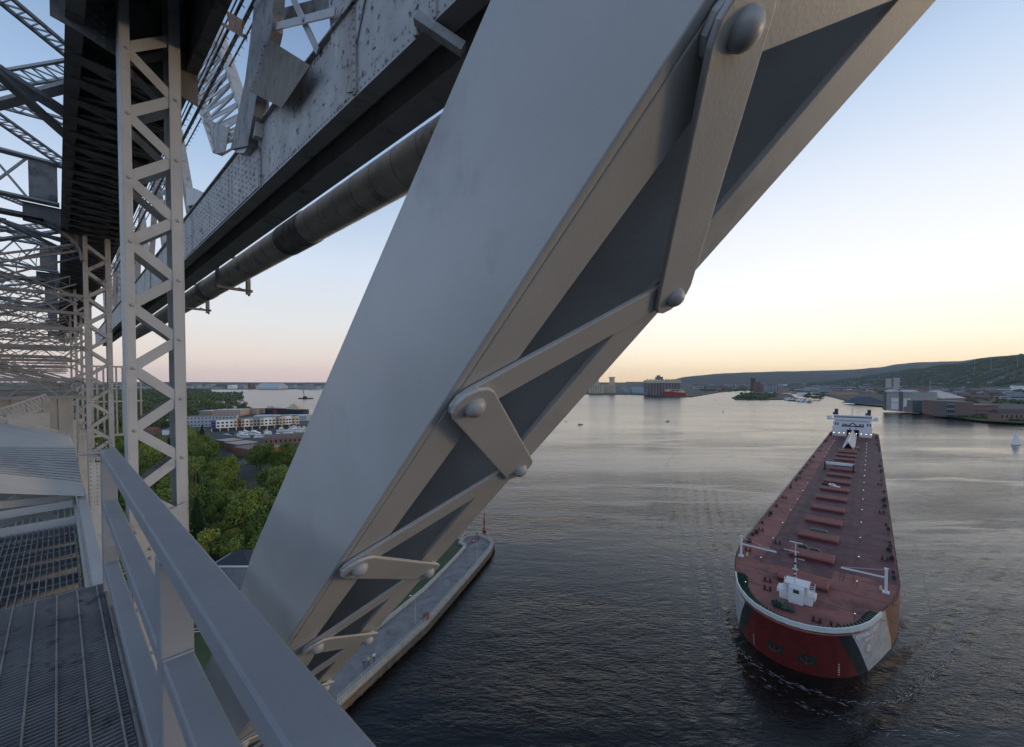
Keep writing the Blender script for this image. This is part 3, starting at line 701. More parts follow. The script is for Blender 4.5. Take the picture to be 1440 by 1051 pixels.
farp = [(700, 539), (900, 537.3), (945, 534.5), (962, 530.5), (985, 528), (1010, 526), (1050, 524), (1100, 522.8), (1150, 521.8), (1200, 520), (1236, 517), (1262, 512.5), (1290, 510), (1350, 508.6), (1385, 503.5), (1415, 500.8), (1450, 500.5), (1700, 500)]
hill('hills', 1040, 1760, 0, 0, 0, nearp, 2.0, 14)
hill('hills', 880, 1760, 6500, 9500, 11500, farp, 2.0, 12)
hill('hills', -900, 960, 6200, 8800, 10500, [(-900, 537.2), (100, 538), (200, 537.2), (420, 538), (700, 537.6), (900, 538), (960, 537.5)], 1.5, 3, nd=16, step=10)
land('ground', [W(x, y) for x, y in [(-900, 546), (100, 546.2), (158, 546), (240, 546.5), (264, 548.3), (330, 547.8), (400, 548), (430, 547.2), (470, 546), (560, 545), (700, 545)]] + [Vector((900, 8500, 0)), Vector((-16000 * .7, 8500, 0))], 2.0, SL)
hz1 = HILLS['hills']

# woodland as one mass of clumps on the far shores and hillsides
LEAFD = flat('woodland_foliage', (.04, .07, .022), .9, .5, .02, two=(.08, .115, .035))
def clump(m, c, r, h):
    n = 5; vs = [Vector((c.x, c.y, c.z + h))]
    a0 = random.random() * 6
    for k in (.62, .2):
        for i in range(n):
            t = a0 + 2 * PI * i / n + k; rr = r * random.uniform(.75, 1.2); vs.append(Vector((c.x + math.cos(t) * rr, c.y + math.sin(t) * rr, c.z + h * (k + random.uniform(-.1, .12)))))
    fs = [(0, 1 + i, 1 + (i + 1) % n) for i in range(n)] + [(1 + i, 6 + i, 6 + (i + 1) % n, 1 + (i + 1) % n) for i in range(n)]
    m.add(vs, fs)
def hill_h(prof, x, d, dn, dr, z0):
    hr = CH + (HY - interp(x, prof)) / F * dr; t = min(1, max(0, (d - dn) / (dr - dn))); return z0 + (hr - z0) * (t * t * (3 - 2 * t)) ** .85
m = MB()
for i in range(9000):
    x = random.uniform(1100, 1500); t = random.random() ** .9 * 1.02; dn_, dr_ = dnr(x); d = dn_ + (dr_ - dn_) * t
    z = hill_h(nearp, x, d, dn_, dr_, 2); X = (x - CX) / F * d
    z += 14 * noise.fractal(Vector((X / 420, d / 420, 3.1)), 1, 2.1, 5) * min(1, t * 1.6) * .8
    if noise.noise(Vector((X / 160, d / 160, 0))) < -.12: continue
    clump(m, Vector((X, d, z - 2)), random.uniform(7, 16), random.uniform(9, 20))
tag(m.build('woodland', LEAFD), 'dense green woodland covering the near hillside at right', None, None, 'stuff')
m = MB()
for i in range(5200):
    k = random.random()
    if k < .45: x = random.uniform(-60, 340); y = 548.6 + random.random() ** 1.6 * 16; lim = W(x, y)
    elif k < .7: x = random.uniform(985, 1130); y = random.uniform(541.5, 551)
    elif k < .9: x = random.uniform(1130, 1500); y = random.uniform(544, 562)
    elif k < .94: x = random.uniform(1180, 1500); y = random.uniform(548, 570)
    else: x = random.uniform(1036, 1092); y = random.uniform(554.5, 561.5)
    if 1160 < x < 1245 and y > 555: continue
    p = W(x, y, 1.5); s_ = p.y / 570
    if noise.noise(Vector((p.x / 120, p.y / 120, 5))) < -.05 and k > .45: continue
    if x > 296 and y < 553 and k < .45: continue
    clump(m, p, random.uniform(4, 8), random.uniform(6, 12))
for i in range(150):
    x = random.uniform(1332, 1480); y = random.uniform(584, 593.5)
    if y > 586 + (x - 1330) * .07: continue
    clump(m, W(x, y, 2.6), random.uniform(1.6, 3.6), random.uniform(2.5, 6))
tag(m.build('woodland', LEAFD), 'dark treetops of the far peninsula and the flat waterfront town', None, None, 'stuff')
m = MB()
for i in range(3000):
    x = random.uniform(-80, 700); y = random.uniform(543.2, 545.8) if random.random() < .6 else random.uniform(540.4, 543.2)
    if 340 < x < 430 and y > 544: continue
    p = W(x, y, 1.5); clump(m, p, random.uniform(14, 34), random.uniform(9, 15))
tag(m.build('woodland', LEAFD), 'thin dark treeline along the far shore under the pink sky', None, None, 'stuff')

def leafball(m, c, r, h, n, ls, rnd):
    for i in range(n):
        v = Vector((rnd.gauss(0, 1), rnd.gauss(0, 1), abs(rnd.gauss(0, 1)) - .15)).normalized(); q = rnd.uniform(.75, 1.1)
        p = Vector((c.x + v.x * r * q, c.y + v.y * r * q, c.z + h * .25 + v.z * h * .75 * q)); nr = (v + Vector((rnd.gauss(0, .5), rnd.gauss(0, .5), rnd.gauss(0, .5)))).normalized()
        a = nr.orthogonal().normalized(); b = nr.cross(a); k = ls * rnd.uniform(.6, 1.4)
        m.add([p - a * k, p - b * k * .8, p + a * k, p + b * k * .8], [(0, 1, 2, 3)])
m = MB(); rnd = random.Random(77)
for i in range(2600):
    x = rnd.uniform(110, 372); y = 552 + rnd.random() ** 1.3 * 52
    if y < 556 and x > 250: continue
    if y < 572 and x > 268 + (y - 553) * 3.9: continue
    if x > 350 and y < 585: continue
    if 258 < x < 440 and y > 585: continue
    if x > 274 and 575 < y < 587 and rnd.random() < .8: continue
    p = W(x, y, 1.3)
    if noise.noise(Vector((p.x / 45, p.y / 45, 9))) < -.22: continue
    r = rnd.uniform(3.2, 6.5); leafball(m, p, r, rnd.uniform(7, 12), int(46 if y > 570 else 26), .0013 * p.y + .35, rnd)
LEAFM = mat('distant_leaves', (.05, .085, .02), .85, 0, .5, .03, two=(.14, .18, .04))
tag(m.build('woodland', LEAFM, fix=False), 'green tree canopy of the peninsula beyond the apartments and park', None, None, 'stuff')
# ================================================================== TREES (leaf cards)
def leaf_mat(name, c1, c2):
    m, n, B, N, L = nt(name); B.inputs['Roughness'].default_value = .7; B.inputs['Specular IOR Level'].default_value = .2
    oi = N.new('ShaderNodeObjectInfo'); g = N.new('ShaderNodeNewGeometry'); cr = N.new('ShaderNodeMixRGB'); cr.inputs['Color1'].default_value = (*c1, 1); cr.inputs['Color2'].default_value = (*c2, 1)
    mm = N.new('ShaderNodeMath'); mm.operation = 'MULTIPLY_ADD'; mm.inputs[1].default_value = .45; L.new(g.outputs['Random Per Island'], mm.inputs[0])
    m2 = N.new('ShaderNodeMath'); m2.operation = 'MULTIPLY'; m2.inputs[1].default_value = .55; L.new(oi.outputs['Random'], m2.inputs[0]); L.new(m2.outputs[0], mm.inputs[2])
    L.new(mm.outputs[0], cr.inputs['Fac']); L.new(cr.outputs['Color'], B.inputs['Base Color']); return m
LF = leaf_mat('leaf_green', (.045, .085, .016), (.25, .30, .055)); LF2 = leaf_mat('leaf_yellow_green', (.25, .27, .04), (.42, .40, .08)); LFC = leaf_mat('needle_green', (.018, .04, .015), (.04, .07, .02))
BARK = flat('bark', (.09, .07, .05), .9, .3, 2)
def crown(seed, R, H, nblob, nleaf, ls):
    rnd = random.Random(seed); m = MB(); blobs = []
    for i in range(nblob):
        t = rnd.random() * 2 * PI; q = rnd.random() ** .6; zz = rnd.random()
        rad = R * .62 * q * (1 - .55 * max(0, zz - .4)); blobs.append((math.cos(t) * rad, math.sin(t) * rad, H * (.35 + .55 * zz), R * rnd.uniform(.22, .46)))
    for bx, by, bz, b in blobs:
        for k in range(nleaf // nblob):
            v = Vector((rnd.gauss(0, 1), rnd.gauss(0, 1), rnd.gauss(0, 1) * .85)).normalized() * b * rnd.uniform(.72, 1.12)
            c = Vector((bx, by, bz)) + v; nrm = (v.normalized() + Vector((rnd.gauss(0, .5), rnd.gauss(0, .5), rnd.gauss(0, .5) + .3))).normalized()
            a = nrm.orthogonal().normalized(); bb = nrm.cross(a); s1 = ls * rnd.uniform(.6, 1.3)
            r_ = rnd.random() * 6; a, bb = a * math.cos(r_) + bb * math.sin(r_), bb * math.cos(r_) - a * math.sin(r_)
            m.add([c - a * s1, c - bb * s1 * .7, c + a * s1, c + bb * s1 * .7 + nrm * s1 * .3], [(0, 1, 2, 3)])
    return m
def trunk(seed, H, r, R):
    rnd = random.Random(seed); m = MB(); m.tube((0, 0, -.5), (0, 0, H * .45), r, 7, r * .7)
    for i in range(6):
        t = rnd.random() * 2 * PI; z = H * rnd.uniform(.25, .45); m.tube((0, 0, z), (math.cos(t) * R * .55, math.sin(t) * R * .55, z + H * rnd.uniform(.2, .4)), r * .45, 5, r * .12)
    return m
def conifer(seed, R, H, n, ls):
    rnd = random.Random(seed); m = MB()
    for k in range(n):
        z = rnd.random() ** 1.3; t = rnd.random() * 2 * PI; rad = R * (1 - z) * rnd.uniform(.55, 1.0) + .1; c = Vector((math.cos(t) * rad, math.sin(t) * rad, H * (.12 + .88 * z) - rad * .25))
        d = Vector((math.cos(t), math.sin(t), -.35)).normalized(); s_ = Vector((-math.sin(t), math.cos(t), rnd.uniform(-.4, .4))).normalized(); s1 = ls * rnd.uniform(.6, 1.3)
        m.add([c - s_ * s1 * .5, c - d * s1, c + s_ * s1 * .5, c + d * s1], [(0, 1, 2, 3)])
    return m
protos = []
for k, (R, H, nb, nl, ls, mt) in enumerate([(5.5, 12, 26, 4600, .30, LF), (4.6, 10, 22, 3600, .28, LF), (6.2, 13, 30, 5200, .32, LF), (3.6, 8.5, 16, 2600, .26, LF2), (4.8, 9, 22, 3600, .28, LF), (3.2, 14, 0, 2600, .5, LFC)]):
    r = empty('pine_tree' if nb == 0 else 'leafy_tree', (0, 0, -500))
    cm = (conifer(k, R, H, nl, ls) if nb == 0 else crown(k + 3, R, H, nb, nl, ls)).build('crown', mt, r, fix=False)
    tm = trunk(k, H * (1.9 if nb == 0 else 1), .28, 0.2 if nb == 0 else R).build('trunk', BARK, r)
    protos.append(r)
used = set()
def tree(x, y, sc, k, label=None, group=None, cat=None):
    p = W(x, y, 1.3); r = protos[k] if k not in used else copy_tree(protos[k]); used.add(k)
    r.location = p; r.rotation_euler = (0, 0, random.random() * 6.28); r.scale = (sc, sc, sc * random.uniform(.88, 1.12))
    tag(r, label or ['rounded green leafy tree in the wooded park below the bridge'] * 5 and ('dark pointed pine tree in the wooded park' if k == 5 else 'rounded green leafy tree in the wooded park below the bridge'), cat or ('pine' if k == 5 else 'tree'), group or ('pine trees in the park' if k == 5 else 'leafy trees in the park below the bridge')); return r
random.seed(21)
bl = [(255, 345, 598, 612), (292, 470, 575, 640), (262, 300, 884, 1000), (352, 436, 628, 648)]
def free(x, y):
    if any(a < x < b and c < y < d for a, b, c, d in bl): return False
    if 300 < x < 420 and 647 < y < 664 : return random.random() < .25
    if x > 326 and y < 693: return False
    if x > 298 and y < 672: return random.random() < .12
    if 700 < y < 722 and 345 < x < 392: return False
    if 205 < x < 245 and 596 < y < 640: return False
    if 268 < x < 335 and 806 < y < 905: return False
    return True
n = 0; y = 604
pts = []
while y < 905:
    D = F * 52.7 / (y - HY); pitch = 8.6 * F / D; xlo = 120; xhi = 470 - (y - 600) * .42
    if y > 810: xhi = min(xhi, 330 - (y - 810) * .4)
    x = xlo + random.random() * pitch
    while x < xhi:
        xx = x + random.uniform(-.3, .3) * pitch; yy = y + random.uniform(-.25, .25) * (8.6 * F * 52.7 / D / D)
        if free(xx, yy): pts.append((xx, yy))
        x += pitch
    y += max(1.6, 8.0 * F * 52.7 / D / D)
for (xx, yy) in pts[:285]: pass
random.shuffle(pts)
print('TREES', len(pts))
pts = sorted(pts, key=lambda p: -p[1])[:285]
for i, (xx, yy) in enumerate(pts):
    k = random.choice([0, 1, 2, 4, 0, 2, 1, 3 if yy > 690 else 4, 5 if random.random() < .3 else 0])
    sc = random.uniform(.68, 1.3)
    if k == 3: 
        g = tree(xx, yy, sc, 3, 'bright yellow green leafy tree among the darker park trees', 'yellow green trees in the park'); continue
    tree(xx, yy, sc, k)
for k in range(6):
    if k not in used: bpy.data.objects.remove(protos[k])

# ================================================================== BUILDINGS
GL = flat('window_glass', (.03, .035, .045), .15, .2, 1); 
def bld(name, label, cat, x0, x1, yb, h, depth, wall, roof=None, z=1.4, kind='flat', floors=0, bays=0, yb2=None, group=None, wcol=None, yaw=None, side=True, rh=3, lit=0):
    A = W(x0, yb, z); B_ = W(x1, yb2 if yb2 else yb, z); d = B_ - A; wd = d.length; rz = math.atan2(d.y, d.x)
    r = empty(name, A, rz, label, cat, group)
    m = MB(); m.box(0, wd, 0, depth, 0, h); m.build('wall', wall, r)
    roof = roof or flat('roof_grey', (.16, .16, .165), .85)
    if kind == 'flat':
        m = MB(); m.box(-.2, wd + .2, -.2, depth + .2, h + .004, h + .35); m.build('roof', roof, r)
    elif kind == 'gable':
        m = MB(); m.gable(0, wd, 0, depth, h + .004, h + rh); m.build('roof', roof, r)
    elif kind == 'hip':
        m = MB(); m.hip(0, wd, 0, depth, h + .004, h + rh); m.build('roof', roof, r)
    if floors:
        fh = h / floors; bw = wd / bays; wm = wcol or GL
        for f_ in range(floors):
            for b_ in range(bays):
                m = MB(); m.box(b_ * bw + bw * .3, b_ * bw + bw * .7, -.06, .02, f_ * fh + fh * .38, f_ * fh + fh * .74); m.build('window', wm, r)
    return r, wd, rz
WHT = flat('white_wall', (.78, .78, .74), .7, .06); YEL = flat('yellow_wall', (.62, .54, .34), .7, .06); BRN = flat('brown_wall', (.22, .13, .09), .8); ORG = flat('orange_wall', (.58, .42, .32), .7); GRY = flat('grey_wall', (.26, .27, .29), .7); BLU = flat('blue_wall', (.06, .07, .22), .6); TAN = flat('tan_wall', (.42, .31, .23), .8); BRK = flat('brick_wall', (.23, .105, .06), .85, .25, 2); TEAL = flat('pale_blue_roof', (.42, .50, .54), .5)
# colourful apartment block
A = W(297, 607.5, 1.4); B_ = W(421, 600.2, 1.4); d = B_ - A; wd = d.length; rz = math.atan2(d.y, d.x)
ap = empty('apartment_building', A, rz, 'long low apartment block in white, yellow, brown and grey bays by the marina', 'apartment building')
segs = [(0, .05, BLU, 11.5), (.05, .235, WHT, 12), (.235, .275, YEL, 13), (.275, .32, BRN, 12.3), (.32, .355, ORG, 11.6), (.355, .41, WHT, 11.8), (.41, .45, ORG, 12.2), (.45, .53, GRY, 11.2), (.53, .575, YEL, 12), (.575, .67, WHT, 12.4), (.67, .71, YEL, 12.8), (.71, .75, GRY, 11), (.75, .79, ORG, 12.2), (.79, .83, YEL, 13.6), (.83, .9, WHT, 13.2), (.9, .95, ORG, 12.4), (.95, 1, YEL, 12.8)]
for i, (a, b, mt, h) in enumerate(segs):
    m = MB(); y0 = .5 * (i % 2); m.box(a * wd, b * wd - .02, y0, 16, 3.2, h); m.build('wall', mt, ap)
    m = MB(); m.box(a * wd + .1, b * wd - .12, y0 + .2, 15.8, h + .003, h + .3); m.build('roof', flat('roof_grey', (.16, .16, .165)), ap)
    n = max(1, round((b - a) * wd / 3.6))
    for k in range(n):
        for f_ in (4.6, 8.0):
            c = (a + (b - a) * (k + .5) / n) * wd; m = MB(); m.box(c - 1.0, c + 1.0, y0 - .08, y0 + .02, f_, f_ + 1.7); m.build('window', GL, ap)
m = MB(); m.box(1, wd - 1, 3, 15, 0, 3.19); m.build('ground_floor', flat('dark_recess', (.05, .05, .055), .7), ap)
m = MB()
for k in range(12): m.box(wd * k / 11.5, wd * k / 11.5 + .6, .6, 1.2, 0, 3.19)
m.build('column', WHT, ap)
bld('apartment_building', 'grey three storey building with rows of dark windows left of the colourful block', 'apartment building', 262, 332, 601.5, 12, 14, flat('grey_blue_wall', (.42, .44, .46), .7), floors=3, bays=14, yb2=599)
bld('warehouse', 'tan low warehouse with pale roof beyond the apartments', 'warehouse', 300, 338, 585.5, 9, 30, TAN, flat('pale_roof', (.5, .5, .48), .6), yb2=585)
bld('warehouse', 'smaller tan brown shed left of the pale roofed warehouse', 'warehouse', 280, 299, 585.8, 8, 24, flat('brown_tan_wall', (.30, .22, .17)), flat('pale_roof', (.5, .5, .48)))
bld('warehouse', 'tan shed with flat roof between trees and the black hulled ship', 'warehouse', 344, 361, 582.5, 8, 20, TAN, flat('brown_roof', (.22, .16, .12)))
bld('warehouse', 'long shed with pale blue roof just behind the colourful apartments', 'warehouse', 356, 431, 593.5, 7.2, 24, flat('pale_blue_wall', (.30, .38, .42)), TEAL, yb2=592.5, kind='gable', rh=1.2)
bld('shop_building', 'long brown roofed building with row of windows beside the parked boats', 'shop', 371, 450, 626.5, 5.2, 15, BRN, flat('brown_shingle', (.17, .13, .11), .9), kind='gable', rh=2.8, yb2=622, floors=1, bays=12)
bld('brick_building', 'flat roofed brick building nearest the lawn with grey roof', 'brick building', 349, 385, 643.5, 5.5, 19, BRK, flat('grey_gravel_roof', (.15, .16, .17)), yb2=638)
bld('brick_building', 'square orange brick building right of the grey roofed one', 'brick building', 385.5, 411, 643, 6.5, 13, flat('orange_brick', (.33, .14, .06), .85, .2, 2), flat('brown_roof', (.22, .16, .12)), yb2=641)
bld('brick_building', 'brick building with stepped pale flat roof behind the nearest one', 'brick building', 333, 362, 636, 5.5, 17, BRK, flat('pale_roof2', (.40, .36, .32)), yb2=632)
bld('brick_building', 'narrow brick building at the left end with white edged roof', 'brick building', 316, 340, 630, 5, 15, BRN, flat('pale_roof2', (.40, .36, .32)), yb2=627)
bld('house', 'house with brown hipped roof among the park trees beside the diagonal', 'house', 352, 386, 717, 4.5, 9, TAN, flat('shingle_roof', (.15, .12, .10), .9, .3, 1), kind='hip', rh=2.6, yb2=712)
bld('house', 'house with low grey roof hidden between park trees', 'house', 228, 252, 612, 5, 9, WHT, kind='hip', rh=2.5)
bld('house', 'low white house near the road at the far edge of the park', 'house', 230, 244, 600, 5, 9, WHT, flat('pale_roof', (.5, .5, .48)), kind='gable')
bld('house', 'small red roofed house among trees left of the first laced post foot', 'house', 205, 216, 612, 4.5, 9, BRN, flat('red_roof', (.25, .08, .05)), kind='gable')
# white gazebo style building by the canal and the dark roof with white trim
hb, wd2, _ = bld('canal_building', 'dark roofed building with white trim at the foot of the diagonal', 'building', 300, 350, 828, 6, 9, GRY, flat('dark_roof', (.035, .038, .045), .7), kind='hip', rh=2.2)
m = MB(); m.box(-.5, wd2 + .5, -.55, -.4, 5.7, 6.1); m.box(-.5, -.35, -.4, 9.5, 5.7, 6.1); m.box(wd2 + .35, wd2 + .5, -.4, 9.5, 5.7, 6.1); m.build('white_trim', WHT, hb)
gz = empty('white_pergola', W(268, 892, 1.4), .2, 'white timber pergola on the lawn seen between the railing bars', 'pergola')
m = MB()
for x in (0, 2.0, 4.0):
    for y in (0, 2.5): m.box(x, x + .22, y, y + .22, 0, 3)
m.build('post', WHT, gz)
m = MB(); m.box(-.4, 4.6, -.1, .1, 3.004, 3.25); m.box(-.4, 4.6, 2.5, 2.7, 3.004, 3.25)
for k in range(7): m.box(-.2 + .7 * k, -.05 + .7 * k, -.5, 3.2, 3.254, 3.45)
m.box(0, 4.2, .02, .12, .9, 1.0); m.box(0, 4.2, .02, .12, .3, .4); m.build('roof_slats', WHT, gz)

# far shore town
def simple(name, label, cat, x0, x1, yb, hpx, depth, mt, roof=None, **k):
    D = F * (CH - 2) / (yb - HY); return bld(name, label, cat, x0, x1, yb, hpx * D / F, depth, mt, roof, z=2.1, **k)
simple('arena', 'pale arched shed roof on the far shore below the pink sky', 'arena', 360, 392, 547.2, 3, 120, flat('pale_wall2', (.6, .58, .55)), flat('pale_roof', (.5, .5, .48)), kind='gable', rh=26)
simple('tower_block', 'dark tower block on the far shore right of the white dome', 'tower', 349, 352, 546.5, 7.5, 40, flat('dark_tower', (.10, .08, .09)))
simple('tower_block', 'reddish broad block beside the dark tower on the far shore', 'tower', 353, 359, 546.3, 5.5, 60, flat('reddish_tower', (.25, .16, .15)))
simple('grain_elevator', 'white stepped elevator standing alone on the far shore', 'grain elevator', 320, 326, 547, 5.5, 60, WHT)
random.seed(5)
fs_ = empty('shore_building', (0, 0, -400)); m = MB(); m.box(-.5, .5, 0, 1, 0, 1); m.build('wall', flat('shore_wall', (.36, .35, .34), .8, .3, .02), fs_); m = MB(); m.box(-.52, .52, -.02, 1.02, 1.001, 1.06); m.build('roof', flat('shore_roof', (.24, .24, .25), .8, .3, .02), fs_)
house_p = []
for k, (c, rc) in enumerate([((.50, .49, .46), (.12, .11, .11)), ((.34, .27, .20), (.14, .10, .08)), ((.28, .30, .33), (.20, .20, .21)), ((.42, .36, .27), (.09, .09, .10)), ((.22, .12, .09), (.16, .13, .12))]):
    r = empty('town_building', (0, 0, -400)); m = MB(); m.box(-6, 6, -5, 5, 0, 7); m.build('wall', flat('town_wall_%d' % k, c, .8), r)
    m = MB(); m.gable(-6, 6, -5, 5, 7.01, 10); m.build('roof', flat('town_roof_%d' % k, rc, .85), r); 
    m = MB(); m.box(-5.0, 5.0, -5.06, -4.98, 3.0, 4.6); m.build('window_band', GL, r); house_p.append(r)
first = [True] * 6
def place(pr, i, loc_, sc, rz, label, cat, grp):
    r = pr if first[i] else copy_tree(pr); first[i] = False
    r.location = loc_; r.scale = sc; r.rotation_euler = (0, 0, rz); tag(r, label, cat, grp)
for i in range(46):
    x = random.uniform(262, 470) if i < 34 else random.uniform(158, 240); y = random.uniform(545.3, 547.6) if i % 3 else random.uniform(543, 545)
    p = W(x, y, 2.0); place(fs_, 5, p, (random.uniform(25, 110), random.uniform(40, 80), random.uniform(8, 26)), 0, 'small pale building on the far shore town strip', 'building', 'far shore town buildings')
NB = 0
for i in range(288):
    q = random.random()
    if q < .25: x = random.uniform(975, 1130); y = random.uniform(541, 549)
    elif q < .52: x = random.uniform(1120, 1245); y = random.uniform(542, 556)
    elif q < .82: x = random.uniform(1245, 1440); y = random.uniform(545, 563)
    else: x = random.uniform(1180, 1440); y = None
    if y is None:
        t = random.uniform(.02, .4); dn_, dr_ = dnr(x); d = dn_ + (dr_ - dn_) * t; X = (x - CX) / F * d; p = Vector((X, d, hill_h(nearp, x, d, dn_, dr_, 2) + 3)); sc = random.uniform(.9, 1.5)
    else:
        p = W(x, y, 2.5); sc = random.uniform(1.0, 2.6)
        if y > 559 and x < 1350: continue
        if y > 556: sc *= .7
    k = random.randrange(5)
    place(house_p[k], k, p, (sc * random.uniform(1, 2.4), sc, sc * random.uniform(.6, 1.3)), random.uniform(-.5, .5) - .5, ['white gabled town building under the wooded ridge', 'tan gabled town building under the wooded ridge', 'blue grey gabled town building under the wooded ridge', 'cream gabled town building under the wooded ridge', 'brick gabled town building under the wooded ridge'][k], 'building', ['white town buildings', 'tan town buildings', 'blue grey town buildings', 'cream town buildings', 'brick town buildings'][k])

# silos
def silo_row(name, label, x0, x1, yb, hpx, mt, n, dep=2, cap=None, capl=.12):
    D = F * (CH - 2) / (yb - HY); A = W(x0, yb, 2.1); B_ = W(x1, yb, 2.1); d = B_ - A; wd = d.length; r = empty(name, A, math.atan2(d.y, d.x), label, 'grain elevator'); h = hpx * D / F; R = wd / n / 2
    for i in range(n):
        m = MB()
        for j in range(dep): m.tube((R + 2 * R * i, R + 2 * R * j, 0), (R + 2 * R * i, R + 2 * R * j, h), R * .995, 14)
        m.build('silo', mt, r)
    m = MB(); m.box(0, wd, R * .3, 2 * R * dep - R * .3, h + .01, h * (1 + capl)); m.build('gallery', cap or mt, r); return r, wd, h, R
CRM = flat('cream_concrete', (.50, .42, .29), .8, .12, .05); DKB = flat('dark_silo_concrete', (.20, .165, .15), .85, .2, .05)
r, wd_, h_, R = silo_row('grain_elevator', 'cream grain elevator silos left across the water', 829, 848, 553.5, 11, CRM, 6)
r, wd_, h_, R = silo_row('grain_elevator', 'second cream silo row with tall square headhouse', 848.5, 865.5, 553, 10.5, CRM, 6)
m = MB(); m.box(wd_ * .66, wd_ * .95, 5, 40, h_ * 1.13, h_ * 2.05); m.box(wd_ * .6, wd_, 4, 42, h_ * 2.06, h_ * 2.16); m.build('headhouse', CRM, r)
r, wd_, h_, R = silo_row('grain_elevator', 'big dark brown grain elevator with cream gallery behind the red ship', 908.5, 958, 556.3, 17.5, DKB, 12, 3, CRM, .22)
m = MB(); m.box(wd_ * .36, wd_ * .5, 8, 40, h_ * 1.23, h_ * 1.5); m.box(wd_ * .38, wd_ * .43, 10, 30, h_ * 1.505, h_ * 1.62); m.build('headhouse', DKB, r)
m = MB()
for k in range(11): m.box(wd_ * (.04 + .088 * k), wd_ * (.07 + .088 * k), 2, 14, h_ * 1.225, h_ * 1.3)
m.build('roof_vent', CRM, r)
random.seed(8)
for k, (x0, x1, yb, hp, mt, lab) in enumerate([(867, 876, 552.6, 5, GRY, 'low grey shed beside the cream silos'), (877, 888, 552.4, 6, flat('pale_shed', (.4, .4, .42)), 'pale shed with conveyor tower between the elevators'), (889, 906, 552.6, 8, flat('pale_blue_wall', (.30, .38, .42)), 'pale blue grey shed left of the dark elevator'), (832, 842, 551, 19, flat('pale_shed', (.4, .4, .42)), 'pale square silo block rising behind the cream silos')]):
    simple('shed', lab, 'shed', x0, x1, yb, hp, 40, mt)
cv = empty('conveyor', W(866, 552, 2), 0, 'sloping conveyor frame beside the cream silos', 'conveyor'); m = MB(); m.beam((0, 0, 6), (50, 0, 34), 4, 3); m.box(48, 52, -2, 2, 0, 36); m.build('conveyor_frame', GRY, cv)

# industrial tower cluster on the spit and convention halls at right
simple('brick_tower', 'dark brick tower on the green spit', 'tower', 1058, 1062, 551, 19, 16, flat('dark_brick', (.07, .045, .04)))
simple('brick_tower', 'lower brown building against the dark brick tower', 'tower', 1062.5, 1069, 551.5, 14, 20, flat('brown_brick', (.15, .09, .07)))
simple('brick_tower', 'reddish block right of the brown tower building', 'building', 1069.3, 1074, 551.5, 9, 20, BRN)
silo_row('cement_silos', 'grey cement silos in a row on the spit', 1076, 1098, 552, 8.5, GRY, 5, 1)
simple('shed', 'brown shed right of the cement silos', 'shed', 1099, 1110, 553, 7, 24, flat('brown_tan_wall', (.30, .22, .17)))
simple('apartment_tower', 'left one of twin pale towers below the wooded ridge', 'tower', 1247, 1253.5, 550.5, 18, 8, flat('pink_pale', (.42, .36, .35)))
simple('apartment_tower', 'right one of twin pale towers below the wooded ridge', 'tower', 1258, 1265, 550, 18.5, 8, flat('pink_pale', (.42, .36, .35)))
for k, (x0, x1, yb, hp, mt, rf, lab) in enumerate([
    (1138, 1165, 551, 5, flat('pale_blue_wall', (.30, .38, .42)), TEAL, 'long pale blue warehouse across the inlet'),
    (1146, 1164, 554.5, 3.2, TAN, None, 'tan warehouse on the inlet shore'),
    (1176, 1206, 556.2, 4.2, flat('ochre_wall', (.36, .26, .16)), flat('brown_roof', (.22, .16, .12)), 'wide ochre warehouse with blue strip behind the docks'),
    (1184, 1208, 549.5, 4, flat('blue_shed', (.12, .17, .25)), flat('blue_shed', (.12, .17, .25)), 'long blue roofed shed in the flat town'),
    (1214, 1232, 555, 3.6, flat('brown_tan_wall', (.30, .22, .17)), None, 'brown tan warehouse left of the convention hall'),
    (1282, 1300, 552, 6, BRN, flat('brown_roof', (.22, .16, .12)), 'broad brown building behind the convention hall'),
    (1296, 1322, 549, 5.5, flat('brown_brick', (.15, .09, .07)), None, 'dark brown sprawling mill building under the hill'),
    (1130, 1142, 556, 3.5, WHT, None, 'small white boathouse on the inlet'),
    (1345, 1362, 548, 3, WHT, None, 'white low building at the hill foot'),
    (1366, 1374, 547.3, 2.2, flat('vivid_red_orange', (.6, .15, .08)), flat('vivid_red_orange', (.6, .15, .08)), 'small red orange roofed building at the hill foot'),  # one plain red orange for wall and roof
    (1434, 1450, 552, 9, WHT, None, 'white block cut by the right picture edge')]):
    simple('warehouse' if k < 5 else 'town_hall_block', lab, 'warehouse' if k < 5 else 'building', x0, x1, yb, hp, 40, mt, rf)
# gravel mound
mo = W(1222, 567.5, 2.6); r = empty('coal_mound', mo, 0, 'long blue grey mound of bulk cargo above the green bank', 'mound'); m = MB(); m.hip(-38, 38, -6, 34, 0, 15); m.build('mound_surface', flat('blue_grey_coal', (.07, .085, .12), .9), r)
